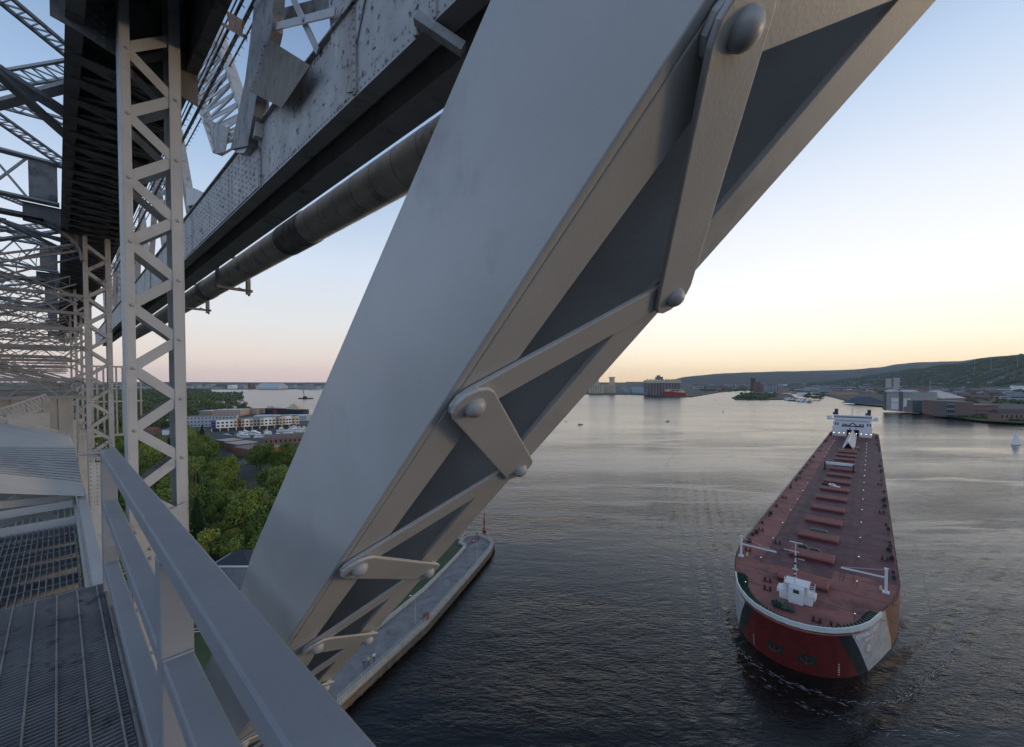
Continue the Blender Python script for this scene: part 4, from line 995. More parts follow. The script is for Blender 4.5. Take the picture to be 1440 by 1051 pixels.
# convention hall
def W2(x, y): return W(x, y, 2.7)
r, wd_, rz = bld('convention_hall', 'tall grey concrete waterfront hall with big white panels', 'hall', 1243, 1282, 577, 33, 42, flat('hall_concrete', (.34, .32, .29), .8, .15, .05), z=2.7, yb2=580)
hh = 40 * 1.0
for a, b, z0, z1 in ((.28, .55, 3, 14), (.28, .55, 15, 23), (.72, .97, 8, 23)):
    m = MB(); m.box(a * wd_, b * wd_, -.25, -.02, z0, z1); m.build('white_panel', flat('white_panel', (.62, .63, .62), .5), r)
m = MB(); m.box(.0, .08 * wd_, -1.2, -.03, 0, 33.6); m.box(.57 * wd_, .68 * wd_, -1.2, -.03, 0, 34.5); m.build('pier_column', flat('hall_dark', (.12, .12, .13), .8), r)
m = MB(); m.gable(0, wd_ * .3, 0, 14, 33.5, 37.5); m.gable(wd_ * .5, wd_ * .98, 0, 14, 33.5, 37.5); m.build('roof_canopy', flat('pale_roof', (.5, .5, .48)), r)
m = MB(); m.box(.75 * wd_, 1.0 * wd_, -.4, -.03, .3, 9); m.build('lower_door', flat('reddish_tower', (.25, .16, .15)), r)
bld('glass_hall', 'grey green glazed hall between concrete hall and long brick hall', 'hall', 1283, 1297, 580.5, 20, 30, flat('green_grey_glass', (.10, .13, .13), .3), z=2.7, floors=4, bays=6, yb2=580.8)
bld('brick_hall', 'long brown brick waterfront hall with rows of windows', 'hall', 1297.5, 1330, 581.8, 22, 30, flat('hall_brick', (.18, .12, .10), .85), flat('brown_roof', (.22, .16, .12)), z=2.7, floors=4, bays=20, yb2=586)
bld('glass_hall', 'dark glazed block with white frames right of the brick hall', 'hall', 1331, 1342, 586.2, 22, 26, flat('dark_glass_wall', (.05, .06, .07), .25), z=2.7, floors=3, bays=4, yb2=586.4, wcol=flat('pale_panel', (.35, .36, .37)))
bld('arcade_building', 'long reddish brown arcade building near the water at right', 'hall', 1343, 1404, 586, 17, 26, flat('arcade_brick', (.20, .12, .105), .85), flat('brown_roof', (.22, .16, .12)), z=2.7, floors=3, bays=18, yb2=586)
bld('arched_hall', 'gabled hall with dark wide roof at the right edge', 'hall', 1406, 1446, 592, 10, 14, BRN, flat('dark_brown_roof', (.07, .055, .055)), z=2.7, kind='gable', rh=5, yb2=592.2, floors=1, bays=6)
tr = W2(1340, 569); r = empty('tent_roof_arena', tr, .3, 'arena with pale pyramid roof behind the brick hall', 'arena'); m = MB(); m.box(-42, 42, 0, 60, 0, 14); m.build('wall', flat('hall_brick', (.18, .12, .10)), r)
m = MB(); m.hip(-44, 44, -2, 62, 14.05, 31); m.build('roof', flat('arena_roof', (.46, .43, .38), .6), r)
dm = W2(1299, 571); r = empty('white_dome', dm, 0, 'small white dome above the brick hall', 'dome'); m = MB(); m.tube((0, 0, 0), (0, 0, 22), 5, 12); m.build('drum', WHT, r); m = MB(); m.dome((0, 0, 22), (0, 0, 1), 6, 6, 14, 5); m.build('dome_shell', WHT, r)
for k, (x, d, h) in enumerate([(1308, 1500, 70), (1370, 3300, 130), (1393, 3000, 130), (1430, 2700, 100)]):
    dn_, dr_ = dnr(x); z = hill_h(nearp, x, d, dn_, dr_, 2) if d > dn_ else 2.5
    r = empty('radio_mast', ((x - CX) / F * d, d, z - 2), 0, ['slim mast rising behind the waterfront halls', 'thin radio mast on the wooded hillside, left of three', 'middle radio mast on the wooded hillside', 'radio mast nearest the right edge on the hillside'][k], 'mast', 'radio masts'); m = MB(); m.tube((0, 0, 0), (0, 0, h), .9, 5, .3); m.build('mast_pole', flat('mast_grey', (.4, .4, .42)), r)
for k, (x0, x1, yb, hp, mt, lab) in enumerate([(288, 300, 569.5, 2.6, flat('pink_wall', (.50, .38, .33)), 'pinkish long house among the peninsula trees, left one'), (303, 312, 567.5, 2.4, flat('pale_wall2', (.6, .58, .55)), 'pale house among the peninsula trees near the tip'), (268, 277, 566.5, 2.6, WHT, 'white house beside the laced post among peninsula trees'), (318, 328, 575, 3, flat('pink_wall', (.50, .38, .33)), 'pinkish house just above the tan warehouse'), (229, 243, 585, 4, WHT, 'white house between the two rails of the laced post'), (206, 216, 575, 3, TAN, 'tan house seen through the laced post in the trees')]):
    simple('house', lab, 'house', x0, x1, yb, hp, 10, mt, kind='gable', rh=2)
for k, (x, y) in enumerate([(1097, 541.6), (1104, 541.6)]):
    r = empty('oil_tank', W(x, 543, 2.2), 0, ['round white tank under the ridge, left of two', 'round white tank under the ridge, right of two'][k], 'tank', 'white tanks'); m = MB(); m.tube((0, 0, 0), (0, 0, 20), 22, 16); m.build('tank_shell', flat('bright_white', (.8, .8, .8)), r)
# embankment road line
land('road', [W(x, y, 3) for x, y in [(1290, 556.2), (1440, 559.5), (1440, 561.5), (1290, 557.6)]], 3.4, flat('pale_road', (.30, .28, .25)), 2.8)
land('road', [W(x, y, 3) for x, y in [(1150, 549.6), (1290, 552.2), (1290, 553), (1150, 550.2)]], 3.4, flat('pale_road', (.30, .28, .25)), 2.8)

# ================================================================== FREIGHTER
b_ = math.atan2(505, F / math.cos(PIT)); SDV = Vector((math.sin(b_), math.cos(b_), 0)); STV = Vector((math.cos(b_), -math.sin(b_), 0))
org = SDV * 89.5 + STV * (-10.4)
ship = empty('ore_freighter', (org.x, org.y, 0), -b_, 'very long red lake freighter with white and black striped bow heading in', 'cargo ship')
LN = 386; ZD = 8.7
half = [(0, 0), (2.2, .25), (4.3, 1.1), (6.3, 2.4), (8, 4.2), (9.6, 6.6), (11, 9.5), (12.6, 15), (14.2, 21), (15.3, 27), (16, 35)]
outl = [(-x, y) for x, y in half[::-1]] + half[1:]
def dense(o):
    r = []
    for (a, b) in zip(o[:-1], o[1:]):
        for i in range(3): r.append((a[0] + (b[0] - a[0]) * i / 3, a[1] + (b[1] - a[1]) * i / 3))
    return r + [o[-1]]
outl = dense(outl)
def hull_mat():
    m, n, B, N, L = nt('hull_paint'); uv = N.new('ShaderNodeUVMap'); sp = N.new('ShaderNodeSeparateXYZ'); L.new(uv.outputs['UV'], sp.inputs['Vector'])
    def mth(op, a, b=None):
        x = N.new('ShaderNodeMath'); x.operation = op
        for i, s_ in enumerate((a, b)):
            if s_ is None: continue
            if isinstance(s_, (int, float)): x.inputs[i].default_value = s_
            else: L.new(s_, x.inputs[i])
        return x.outputs[0]
    t = mth('SUBTRACT', mth('ABSOLUTE', sp.outputs['X']), mth('MULTIPLY', mth('SUBTRACT', 9.8, sp.outputs['Y']), .60))
    nz = N.new('ShaderNodeTexNoise'); nz.inputs['Scale'].default_value = .7; nz.inputs['Detail'].default_value = 7; tc = N.new('ShaderNodeTexCoord'); L.new(tc.outputs['Object'], nz.inputs['Vector'])
    t2 = mth('DIVIDE', t, 60.0); cr = N.new('ShaderNodeValToRGB'); L.new(t2, cr.inputs['Fac']); cr.color_ramp.interpolation = 'CONSTANT'
    e = cr.color_ramp.elements; e[0].position = 0; e[0].color = (.115, .015, .014, 1); e[1].position = 6.2 / 60; e[1].color = (.012, .022, .026, 1)
    for p, c in ((9.2 / 60, (.37, .38, .39)), (22.0 / 60, (.40, .33, .2)), (22.9 / 60, (.15, .058, .036))): q = e.new(p); q.color = (*c, 1)
    mx = N.new('ShaderNodeMixRGB'); mx.blend_type = 'MULTIPLY'; mx.inputs['Fac'].default_value = .8; L.new(cr.outputs['Color'], mx.inputs['Color1'])
    r2 = N.new('ShaderNodeValToRGB'); r2.color_ramp.elements[0].position = .3; r2.color_ramp.elements[0].color = (.6, .55, .5, 1); r2.color_ramp.elements[1].position = .6; L.new(nz.outputs['Fac'], r2.inputs['Fac']); L.new(r2.outputs['Color'], mx.inputs['Color2'])
    # scuffed, darker boot line near the water
    L.new(mx.outputs['Color'], B.inputs['Base Color']); B.inputs['Roughness'].default_value = .42
    return m
def hull():
    zs = [-1.5, 0, 1.5, 3, 4.5, 6, 7.5, ZD, 9.7]; me = bpy.data.meshes.new('hull'); vs = []; fs = []; uvs = []
    s_ = [0]; 
    for (a, b) in zip(outl[:-1], outl[1:]): s_.append(s_[-1] + math.dist(a, b))
    mid = s_[len(s_) // 2]; s_ = [x - mid for x in s_]
    cols = [(x, y, u) for (x, y), u in zip(outl, s_)]
    st = [(-14, LN, s_[0] - 370), (-16, LN - 8, s_[0] - 350)]; st2 = [(16, LN - 8, s_[-1] + 350), (14, LN, s_[-1] + 370)]
    cols = st + cols + st2; nc = len(cols)
    for z in zs:
        k = max(0, 1 - z / 9.7)
        for x, y, u in cols: vs.append((x * (1 - .008 * k), y + 1.5 * k * max(0, 1 - y / 30), z)); uvs.append((u, z))
    for j in range(len(zs) - 1):
        for i in range(nc - 1):
            if j == len(zs) - 2 and abs(cols[i][2]) > 26: continue
            fs.append((j * nc + i, j * nc + i + 1, (j + 1) * nc + i + 1, (j + 1) * nc + i))
    for j in range(len(zs) - 2): fs.append((j * nc + nc - 1, j * nc, (j + 1) * nc, (j + 1) * nc + nc - 1))
    me.from_pydata(vs, [], fs); me.materials.append(hull_mat()); ul = me.uv_layers.new(name='UVMap')
    for p in me.polygons:
        p.use_smooth = True
        for li in p.loop_indices: ul.data[li].uv = uvs[me.loops[li].vertex_index]
    o = bpy.data.objects.new('hull', me); COL.objects.link(o); o.parent = ship; return o
ho = hull()
DECKM = mat('deck_red', (.26, .10, .082), .75, 0, .22, .12, spec=.25, dirt=(.10, .045, .045), dscale=.09, damt=.55)
DK2 = mat('deck_dark_band', (.12, .052, .055), .7, 0, .3, .25, spec=.25, dirt=(.05, .03, .033), dscale=.3, damt=.6)
RED = flat('hatch_red', (.22, .075, .062), .9, .15, .5); DRED = flat('hatch_side', (.10, .022, .022), .6); BLK = flat('fitting_black', (.02, .02, .022), .6); GREEN = flat('bulwark_green', (.012, .045, .03), .6); SWHT = flat('ship_white', (.62, .62, .62), .45, .05)
deck_pts = [Vector((x, y, ZD - .3)) for x, y in outl] + [Vector((16, LN - 8, ZD - .3)), Vector((14, LN, ZD - .3)), Vector((-14, LN, ZD - .3)), Vector((-16, LN - 8, ZD - .3))]
m = MB(); m.prism([p * 1 for p in [Vector((q.x * .995, q.y + .05, q.z)) for q in deck_pts]], (0, 0, .3)); dk = m.build('deck', DECKM, ship)
m = MB(); m.box(-9.6, -5.2, 28, 330, ZD + .004, ZD + .012); m.box(4.3, 15.4, 34, 335, ZD + .004, ZD + .012); m.box(-5.2, 4.3, 28, 330, ZD + .004, ZD + .010); m.build('deck_band', DK2, dk)
m = MB()
for k in range(40):
    y = 14 + k * 8.55
    m.box(-15.4, 15.4, y, y + .12, ZD + .016, ZD + .03)
for x in (-9.6, -7.4, -6.6, 5.6, 6.3, 8.0): m.box(x, x + .10, 28, 335, ZD + .032, ZD + .06)
m.build('deck_seam', flat('deck_seam', (.05, .025, .027), .7), dk)
# bulwark lip and green frames
def offs(o, k): return [(x - (1 if x > 0 else -1 if x < 0 else 0) * k * min(1, abs(x) / 6), y + k * max(0, 1 - abs(x) / 15)) for x, y in o]
bw = [p for p in outl if p[1] < 17]
m = MB(); vs = []
for q, (x, y) in enumerate(bw):
    nx, ny = x, y - 22; L_ = math.hypot(nx, ny); nx /= L_; ny /= L_
    for (o_, z_) in ((.07, 8.95), (.12, 9.86), (-.22, 9.86), (-.22, 9.70), (.05, 9.70)): vs.append((x + nx * o_, y + ny * o_, z_))
fs = []
for q in range(len(bw) - 1):
    for e_ in range(5): fs.append((5 * q + e_, 5 * q + (e_ + 1) % 5, 5 * q + 5 + (e_ + 1) % 5, 5 * q + 5 + e_))
m.add(vs, fs)
m.build('bulwark_rim', flat('rim_grey', (.52, .56, .53), .5), ship)
m = MB()
for (a, b) in zip(bw[:-1], bw[1:]):
    for t in ((0, .5) if math.dist(a, b) > 1.5 else (0,)):
        p = Vector((a[0] + (b[0] - a[0]) * t, a[1] + (b[1] - a[1]) * t, 0)); n_ = (Vector((0, 22, 0)) - p).normalized()
        m.prism([(p.x + n_.x * .25, p.y + n_.y * .25, ZD + .005), (p.x + n_.x * 2.5, p.y + n_.y * 2.5, ZD + .005), (p.x + n_.x * 1.6, p.y + n_.y * 1.6, 9.5), (p.x + n_.x * .25, p.y + n_.y * .25, 9.68)], (.22, .16, 0))
m.build('bulwark_bracket', GREEN, ship)
m = MB()
for (a, b) in zip(bw[:-1], bw[1:]):
    n1 = (Vector((0, 22, 0)) - Vector((a[0], a[1], 0))).normalized() * .18; n2 = (Vector((0, 22, 0)) - Vector((b[0], b[1], 0))).normalized() * .18
    m.add([(a[0] + n1.x, a[1] + n1.y, ZD), (b[0] + n2.x, b[1] + n2.y, ZD), (b[0] + n2.x, b[1] + n2.y, 9.7), (a[0] + n1.x, a[1] + n1.y, 9.7)], [(0, 1, 2, 3)])
m.build('bulwark_lining', GREEN, ship)
# deck edge rails
m = MB()
for sx in (-15.8, 15.8):
    for k in range(150): m.tube((sx, 36 + k * 2.2, ZD), (sx, 36 + k * 2.2, ZD + 1.05), .05, 4)
    for z in (.5, 1.05): m.box(sx - .03, sx + .03, 34, 366, ZD + z - .03, ZD + z + .03)
for (a, b) in zip(outl[:-1], outl[1:]):
    if a[1] > 15 and b[1] > 15:
        for z in (.4, .75, 1.05): m.beam((a[0] * .985, a[1], ZD + z), (b[0] * .985, b[1], ZD + z), .05, .05)
        m.tube((a[0] * .985, a[1], ZD), (a[0] * .985, a[1], ZD + 1.05), .06, 4)
m.build('deck_railing', BLK, ship)
# hatches
for k in range(15):
    y = 19.5 + 17.12 * k
    if y > 262: break
    m = MB(); m.box(-4.9, 4.05, y, y + 5.2, ZD + .01, ZD + .75); h = m.build('hatch_coaming', DRED, ship)
    m = MB(); m.hexa([(-5.1, y - .25, ZD + .76), (4.25, y - .25, ZD + .76), (4.25, y + 5.4, ZD + .76), (-5.1, y + 5.4, ZD + .76), (-4.8, y + .2, ZD + 1.05), (3.95, y + .2, ZD + 1.05), (3.95, y + 5.0, ZD + 1.05), (-4.8, y + 5.0, ZD + 1.05)])
    m.build('hatch_cover', RED, h)
# deck lamps (lit)
LMP = mat('deck_lamp', (1, .86, .66), .5, 0, 0, emis=2.6)
for k in range(18):
    y = 10.5 + 16.7 * k
    for x in (8.75, -9.6):
        if x < 0 and 142 < y < 200: continue
        m = MB(); m.tube((x, y, ZD), (x, y, ZD + 1.3), .05, 5); q = m.build('lamp_post', BLK, ship); m = MB(); m.dome((x, y, ZD + 1.3), (0, 0, 1), .065 + .0004 * y, .09, 6, 2); m.build('lamp_globe', LMP, q)
# unloading gantry, winches
m = MB(); m.box(-6.8, 4.8, 175.4, 176.8, ZD + 2.6, ZD + 3.8); g = m.build('hatch_gantry', SWHT, ship)
m = MB()
for x in (-6.9, 4.5): m.box(x - .3, x + .3, 174, 175, ZD, ZD + 3.9); m.box(x - .3, x + .3, 177.4, 178.4, ZD, ZD + 3.9); m.box(x - .5, x + .5, 173.5, 179, ZD + .2, ZD + .9)
m.build('gantry_leg', BLK, g)
def machine(x, y, n, mt, name):
    m = MB(); m.box(x - 1.8, x + 1.8, y - .7, y + .7, ZD + .1, ZD + .5); o = m.build(name, mt, ship)
    m = MB()
    for i in range(n): m.tube((x - 1.6 + i * 1.0, y - .6, ZD + .95), (x - 1.6 + i * 1.0, y + .6, ZD + .95), .5, 10)
    m.box(x - .3, x + .5, y - 1.4, y + 1.4, ZD + .5, ZD + .8); m.build('drum', mt, o)
machine(-1.6, 43.5, 2, GREEN, 'winch'); machine(1.0, 42.6, 2, GREEN, 'winch'); machine(-.4, 60.5, 4, flat('pale_green', (.05, .12, .09)), 'winch'); machine(-3, 132, 2, BLK, 'winch'); machine(-.6, 132, 2, SWHT, 'winch'); machine(-2, 6.3, 2, GREEN, 'winch')
# bollards and small deck gear
rnd = random.Random(4)
for (x, y) in [(13.7, 49.5), (13.8, 98.7), (13.9, 150), (-14, 52), (-14.2, 98), (-14.2, 140), (-13.9, 190), (-13.8, 240), (13.6, 300), (-14, 300), (-5.8, 12.5), (6.0, 5.2), (-6.5, 17), (3.4, 5.0), (-13.6, 33), (-8.5, 44)]:
    m = MB(); m.box(x - .8, x + .8, y - .3, y + .3, ZD + .02, ZD + .15)
    for s_ in (-.5, .5): m.tube((x + s_, y, ZD + .15), (x + s_, y, ZD + .85), .22, 8); m.tube((x + s_, y, ZD + .85), (x + s_, y, ZD + .95), .3, 8)
    m.build('bollard', flat('bollard_red', (.09, .02, .02)) if rnd.random() < .6 else BLK, ship)
for k in range(60):
    x = rnd.choice([-15, -14.6, 15, 14.6]); y = rnd.uniform(36, 330); s_ = rnd.uniform(.2, .5); m = MB(); m.box(x - s_, x + s_, y - s_, y + s_, ZD + .01, ZD + s_ * 2); m.tube((x, y, ZD + s_ * 2), (x, y, ZD + s_ * 2.6), s_ * .5, 8); m.build('deck_vent', BLK, ship)
# foremast house
m = MB(); m.box(-3.4, 2.2, 10.8, 14.4, ZD + .005, ZD + 1.7); m.box(-3.9, 2.7, 11.3, 14.0, ZD + 1.0, ZD + 1.72); m.box(-1.7, .8, 9.9, 14.2, ZD + .005, ZD + 3.2); m.box(-2.4, 1.3, 12.2, 14.6, ZD + 1.7, ZD + 3.2); fh = m.build('foremast_house', SWHT, ship)
m = MB(); m.box(-2.6, 1.6, 11.4, 14.8, ZD + 3.21, ZD + 3.4); m.build('house_roof', SWHT, fh)
m = MB()
for s_ in (-2.75, 1.55):
    for k in range(7): m.box(s_ - .02, s_ + .95, 10.9 + k * .32, 11.1 + k * .32, ZD + 1.75 + .24 * k, ZD + 1.8 + .24 * k)
    for e_ in (0, .9): m.beam((s_ + e_, 10.7, ZD + 1.75), (s_ + e_, 13.2, ZD + 3.7), .10, .3)
m.build('ladder', SWHT, fh)
m = MB(); m.box(-.9, .1, 9.87, 9.91, ZD + 2.2, ZD + 2.9); m.build('window', GREEN, fh)
m = MB(); m.tube((-.9, 12.8, ZD + 3.4), (-.9, 12.8, ZD + 9.6), .24, 8, .12); m.tube((-.9, 12.8, ZD + 9.5), (-.9, 12.8, ZD + 11.6), .08, 6); m.box(-2.0, .3, 12.72, 12.88, ZD + 11.6, ZD + 11.75); m.box(-2.9, -.3, 12.75, 12.85, ZD + 9.7, ZD + 9.8); m.box(-.5, .7, 12.75, 12.85, ZD + 8.3, ZD + 8.4); m.box(-1.4, -.4, 12.6, 13.0, ZD + 6.0, ZD + 6.1)
ms = m.build('foremast', SWHT, ship)
m = MB()
for z in (4.6, 5.5, 7.2, 8.6): m.tube((-.9, 12.45, ZD + z), (-.9, 12.45, ZD + z + .35), .2, 8)
m.build('mast_lamp', BLK, ms)
m = MB()
for x, y in ((-13, 30), (-2.9, 45), (11, 30)): m.beam((-.9, 12.8, ZD + 9), (x, y, ZD + .5), .02, .02)
m.build('stay', BLK, ms)
# side booms
for sx, ex in ((-14.2, -6.5), (13.45, 5.9)):
    m = MB(); m.tube((sx, 28, ZD), (sx, 28, ZD + 5.2), .26, 10); m.box(sx - .6, sx + .6, 27.4, 28.6, ZD + .01, ZD + .3); m.box(sx - .35, sx + .35, 27.7, 28.3, ZD + 5.2, ZD + 5.35); p = m.build('deck_boom_post', SWHT, ship)
    m = MB(); m.beam((sx, 28, ZD + 3.3), (ex, 28.3, ZD + 3.1), .22, .3); m.beam((sx, 28, ZD + 5.0), (ex, 28.3, ZD + 3.25), .04, .04); m.build('boom_arm', SWHT, p)
    m = MB(); m.tube((sx + (1.2 if sx < 0 else -.8), 29, ZD), (sx + (1.2 if sx < 0 else -.8), 29, ZD + .9), .2, 8); m.build('small_vent', flat('cream_vent', (.6, .5, .35)), p)
# hull fittings: anchor pockets, draught marks, lettering
def onbow(x):      # y of the bow skin at offset x
    ax = abs(x)
    for (a, b) in zip(half[:-1], half[1:]):
        if a[0] <= ax <= b[0]: return a[1] + (b[1] - a[1]) * (ax - a[0]) / (b[0] - a[0])
    return half[-1][1]
def skin(x, z, off=-.03):
    k = max(0, 1 - z / 9.7); y0 = onbow(x); return Vector((x * (1 - .008 * k), y0 + 1.5 * k * max(0, 1 - y0 / 30) + off, z))
for x0, x1 in ((-4.1, -1.3), (.8, 3.8)):
    m = MB(); n = 6; vs = []
    for i in range(n + 1):
        x = x0 + (x1 - x0) * i / n; vs += [skin(x, 2.0, -.05), skin(x, 3.9, -.05)]
    m.add(vs, [(2 * i, 2 * i + 2, 2 * i + 3, 2 * i + 1) for i in range(n)]); pk_ = m.build('anchor_pocket', flat('pocket_dark', (.02, .016, .014), .8), ship)
    xc = (x0 + x1) / 2; m = MB(); q = skin(xc, 2.9, -.35)
    m.beam(q + Vector((0, 0, .9)), q + Vector((0, 0, -.7)), .25, .25); m.beam(q + Vector((0, 0, -.6)), q + Vector((-.95, 0, .15)), .2, .3); m.beam(q + Vector((0, 0, -.6)), q + Vector((.95, 0, .15)), .2, .3)
    m.build('anchor', flat('rusty_anchor', (.045, .028, .024), .8), pk_)
def text(s_, size, mt, parent, place, name='lettering'):
    cu = bpy.data.curves.new('t', 'FONT'); cu.body = s_; cu.size = size; cu.align_x = 'CENTER'; cu.extrude = .0; cu.resolution_u = 2
    o = bpy.data.objects.new('t', cu); COL.objects.link(o); dg_ = bpy.context.evaluated_depsgraph_get(); me = bpy.data.meshes.new_from_object(o.evaluated_get(dg_)); bpy.data.objects.remove(o)
    for v in me.vertices: v.co = place(v.co.x, v.co.y)
    me.materials.clear(); me.materials.append(mt); t = bpy.data.objects.new(name, me); COL.objects.link(t); t.parent = parent; return t
sk = [0]
fine_half = []
for i in range(3201):
    x = i * .005; fine_half.append((x, onbow(x)))
acc = [0]
for a, b in zip(fine_half[:-1], fine_half[1:]): acc.append(acc[-1] + math.dist(a, b))
def arc2x(s_):
    import bisect
    sg = 1 if s_ >= 0 else -1; i = min(len(acc) - 1, bisect.bisect_left(acc, abs(s_))); return sg * fine_half[i][0]
def wrap(s0, z0, flip=1):
    def f(x, y):
        X = arc2x(s0 + x); z = z0 + y; p = skin(X, z, 0); e = .05
        t = (skin(arc2x(s0 + x + e), z, 0) - p).normalized(); return p + Vector((t.y, -t.x, 0)) * .05
    return f
LET = flat('letter_white', (.92, .92, .9), .5)
text('EDWIN H. GOTT', 1.15, LET, ship, wrap(15.6, 7.3)); text('WILMINGTON', .5, LET, ship, wrap(15.3, 6.4))
text('EDWIN H. GOTT', 1.15, LET, ship, wrap(-15.2, 7.3))
for s_ in (-7.4, 7.6):
    for k, tx in enumerate(['24', '22', '20', '18', '16']): text(tx, .42, LET, ship, wrap(s_, 2.6 - .5 * k), 'draught_mark')
m = MB(); n = 16
for i in range(n):
    a0 = 2 * PI * i / n; a1 = 2 * PI * (i + 1) / n; f = wrap(15.0, 4.7)
    m.add([f(.6 * math.cos(a0), .6 * math.sin(a0)), f(.6 * math.cos(a1), .6 * math.sin(a1)), f(.48 * math.cos(a1), .48 * math.sin(a1)), f(.48 * math.cos(a0), .48 * math.sin(a0))], [(0, 1, 2, 3)])
f = wrap(15.0, 4.7)
for a0 in (0, PI / 2): 
    dx, dy = math.cos(a0) * .6, math.sin(a0) * .6; m.add([f(-dx - dy * .08, -dy - dx * .08), f(dx - dy * .08, dy - dx * .08), f(dx + dy * .08, dy + dx * .08), f(-dx + dy * .08, -dy + dx * .08)], [(0, 1, 2, 3)])
m.build('thruster_mark', LET, ship)
# unloading boom: long white lattice A-frame on deck
A_ = [(-3.4, 256, ZD + .4), (2.6, 258, ZD + .4), (-.4, 259, ZD + 5.2)]; E_ = [(-2.6, 346, ZD + 1.5), (2.0, 346, ZD + 1.5), (-.3, 346, ZD + 6)]
m = MB()
for p, q in zip(A_, E_): m.tube(p, q, .32, 6)
for k in range(22):
    t0, t1 = k / 22, (k + 1) / 22; P0 = [Vector(p).lerp(Vector(q), t0) for p, q in zip(A_, E_)]; P1 = [Vector(p).lerp(Vector(q), t1) for p, q in zip(A_, E_)]
    for i, j in ((0, 2), (1, 2), (0, 1)): m.beam(P0[i], P0[j], .16, .16); m.beam(P0[i], P1[j], .14, .14)
bm_ = m.build('unloading_boom', SWHT, ship)
m = MB(); m.add([A_[0], E_[0], E_[2], A_[2]], [(0, 1, 2, 3)]); m.add([(A_[1][0], A_[1][1], A_[1][2]), E_[1], E_[2], (A_[2][0] + .02, A_[2][1], A_[2][2])], [(0, 1, 2, 3)]); m.build('boom_cover', flat('boom_cover', (.45, .36, .35), .6, .2, .8), bm_)
m = MB(); m.box(-5, 4.5, 250, 254, ZD, ZD + 1.2); m.box(3.4, 5.2, 262, 272, ZD, ZD + 1.5); m.build('boom_saddle', flat('saddle_brown', (.22, .10, .05)), bm_)
# stern house
HY0 = 346
m = MB(); m.box(-13.6, -4.2, HY0, HY0 + 26, ZD + .005, 16.6); m.box(3.6, 11.6, HY0, HY0 + 26, ZD + .005, 16.6); m.box(-4.2, 3.6, HY0 + 4, HY0 + 26, ZD + .006, 16.5); m.box(-4.4, 3.8, HY0 - .5, HY0 + 3.9, 14.4, 16.61); m.box(-13.2, 11.2, HY0 + 2.5, HY0 + 25, 16.62, 20.4)
m.box(-12.2, 10.4, HY0 + 3.5, HY0 + 22, 20.41, 22.0); ah = m.build('stern_house', SWHT, ship)
m = MB(); m.box(-17.6, 15.2, HY0 + 2, HY0 + 9, 21.9, 23.0); m.box(-13, 11.4, HY0 + 3, HY0 + 14, 23.01, 25.4); m.box(-17.4, -14.6, HY0 + 2.6, HY0 + 7, 23.01, 25.0); m.box(12.4, 15.0, HY0 + 2.6, HY0 + 7, 23.01, 25.0); m.box(-13.6, 12, HY0 + 2.6, HY0 + 14.4, 25.41, 25.75)
wh = m.build('wheelhouse', SWHT, ship)
m = MB()
for k in range(16):
    x = -12.4 + k * 1.5; m.box(x, x + 1.05, HY0 + 2.93, HY0 + 2.99, 23.9, 24.9)
m.build('bridge_windows', GL, wh)
m = MB()
for x in (-7.2, -5.4, 3.6, 5.4): m.box(x, x + 1.2, HY0 + 2.43, HY0 + 2.49, 17.8, 19.0)
for x in (-12, -10.4, 8.4, 10): m.box(x, x + .9, HY0 + 2.43, HY0 + 2.49, 17.4, 19.6)
for x in (-2.6, 1.2): m.box(x, x + 1.0, HY0 - .56, HY0 - .51, 14.9, 15.8)
m.build('window', GL, ah)
m = MB(); m.prism([(-7.5, HY0 - .2, 16.7), (6.6, HY0 - .2, 16.7), (6.6, HY0 - .2, 17.7), (2.4, HY0 - .2, 17.8), (-.4, HY0 - .2, 20.4), (-3.2, HY0 - .2, 17.8), (-7.5, HY0 - .2, 17.7)], (0, .6, 0)); m.build('boom_pivot_frame', BLK, ah)
m = MB(); m.prism([(-2.2, HY0 - .28, 17.6), (1.4, HY0 - .28, 17.6), (-.4, HY0 - .28, 19.5)], (0, .06, 0)); m.build('pivot_plate', SWHT, ah)
m = MB(); m.box(-4.1, 3.5, HY0 + 3.9, HY0 + 3.98, ZD + .1, 14.3); m.build('recess', flat('maroon_recess', (.07, .015, .013), .7), ah)
m = MB()
for x in (-12.5, -9, -6, -2.5, 2.0, 5, 8, 11): m.dome((x, HY0 - .1, ZD + 2.6), (0, -1, 0), .28, .2, 6, 2)
m.build('wall_lamp', LMP, ah)
for x in (-12, 9.4):
    m = MB(); m.box(x - 1.0, x + 1.3, HY0 + 15, HY0 + 19, 25.0, 30.4); m.box(x - 2.2, x - 1.1, HY0 + 15.5, HY0 + 17, 25, 27.6); fn = m.build('funnel', BLK, ship)
m = MB(); m.tube((-1, HY0 + 8, 25.75), (-1, HY0 + 8, 34.5), .14, 6)
for a in (-1, 1): m.beam((-1 + a * 1.4, HY0 + 8, 25.8), (-1, HY0 + 8, 31.5), .12, .12)
for z in (27, 28.5, 30): m.box(-1.9 + (z - 27) * .2, -.1 - (z - 27) * .2, HY0 + 7.9, HY0 + 8.1, z, z + .12)
m.box(2.0, 3.6, HY0 + 8, HY0 + 8.3, 28.3, 28.7); m.build('radar_mast', flat('mast_grey', (.4, .4, .42)), ship)
m = MB()
for sx in (-15, 13.6):
    for k in range(6): m.box(sx + rnd.uniform(-.5, .5), sx + rnd.uniform(.8, 1.4), HY0 - 6 + 3 * k, HY0 - 4.5 + 3 * k, ZD + .01, ZD + rnd.uniform(.8, 2.4))
m.build('mooring_gear', flat('bollard_red', (.09, .02, .02)), ship)

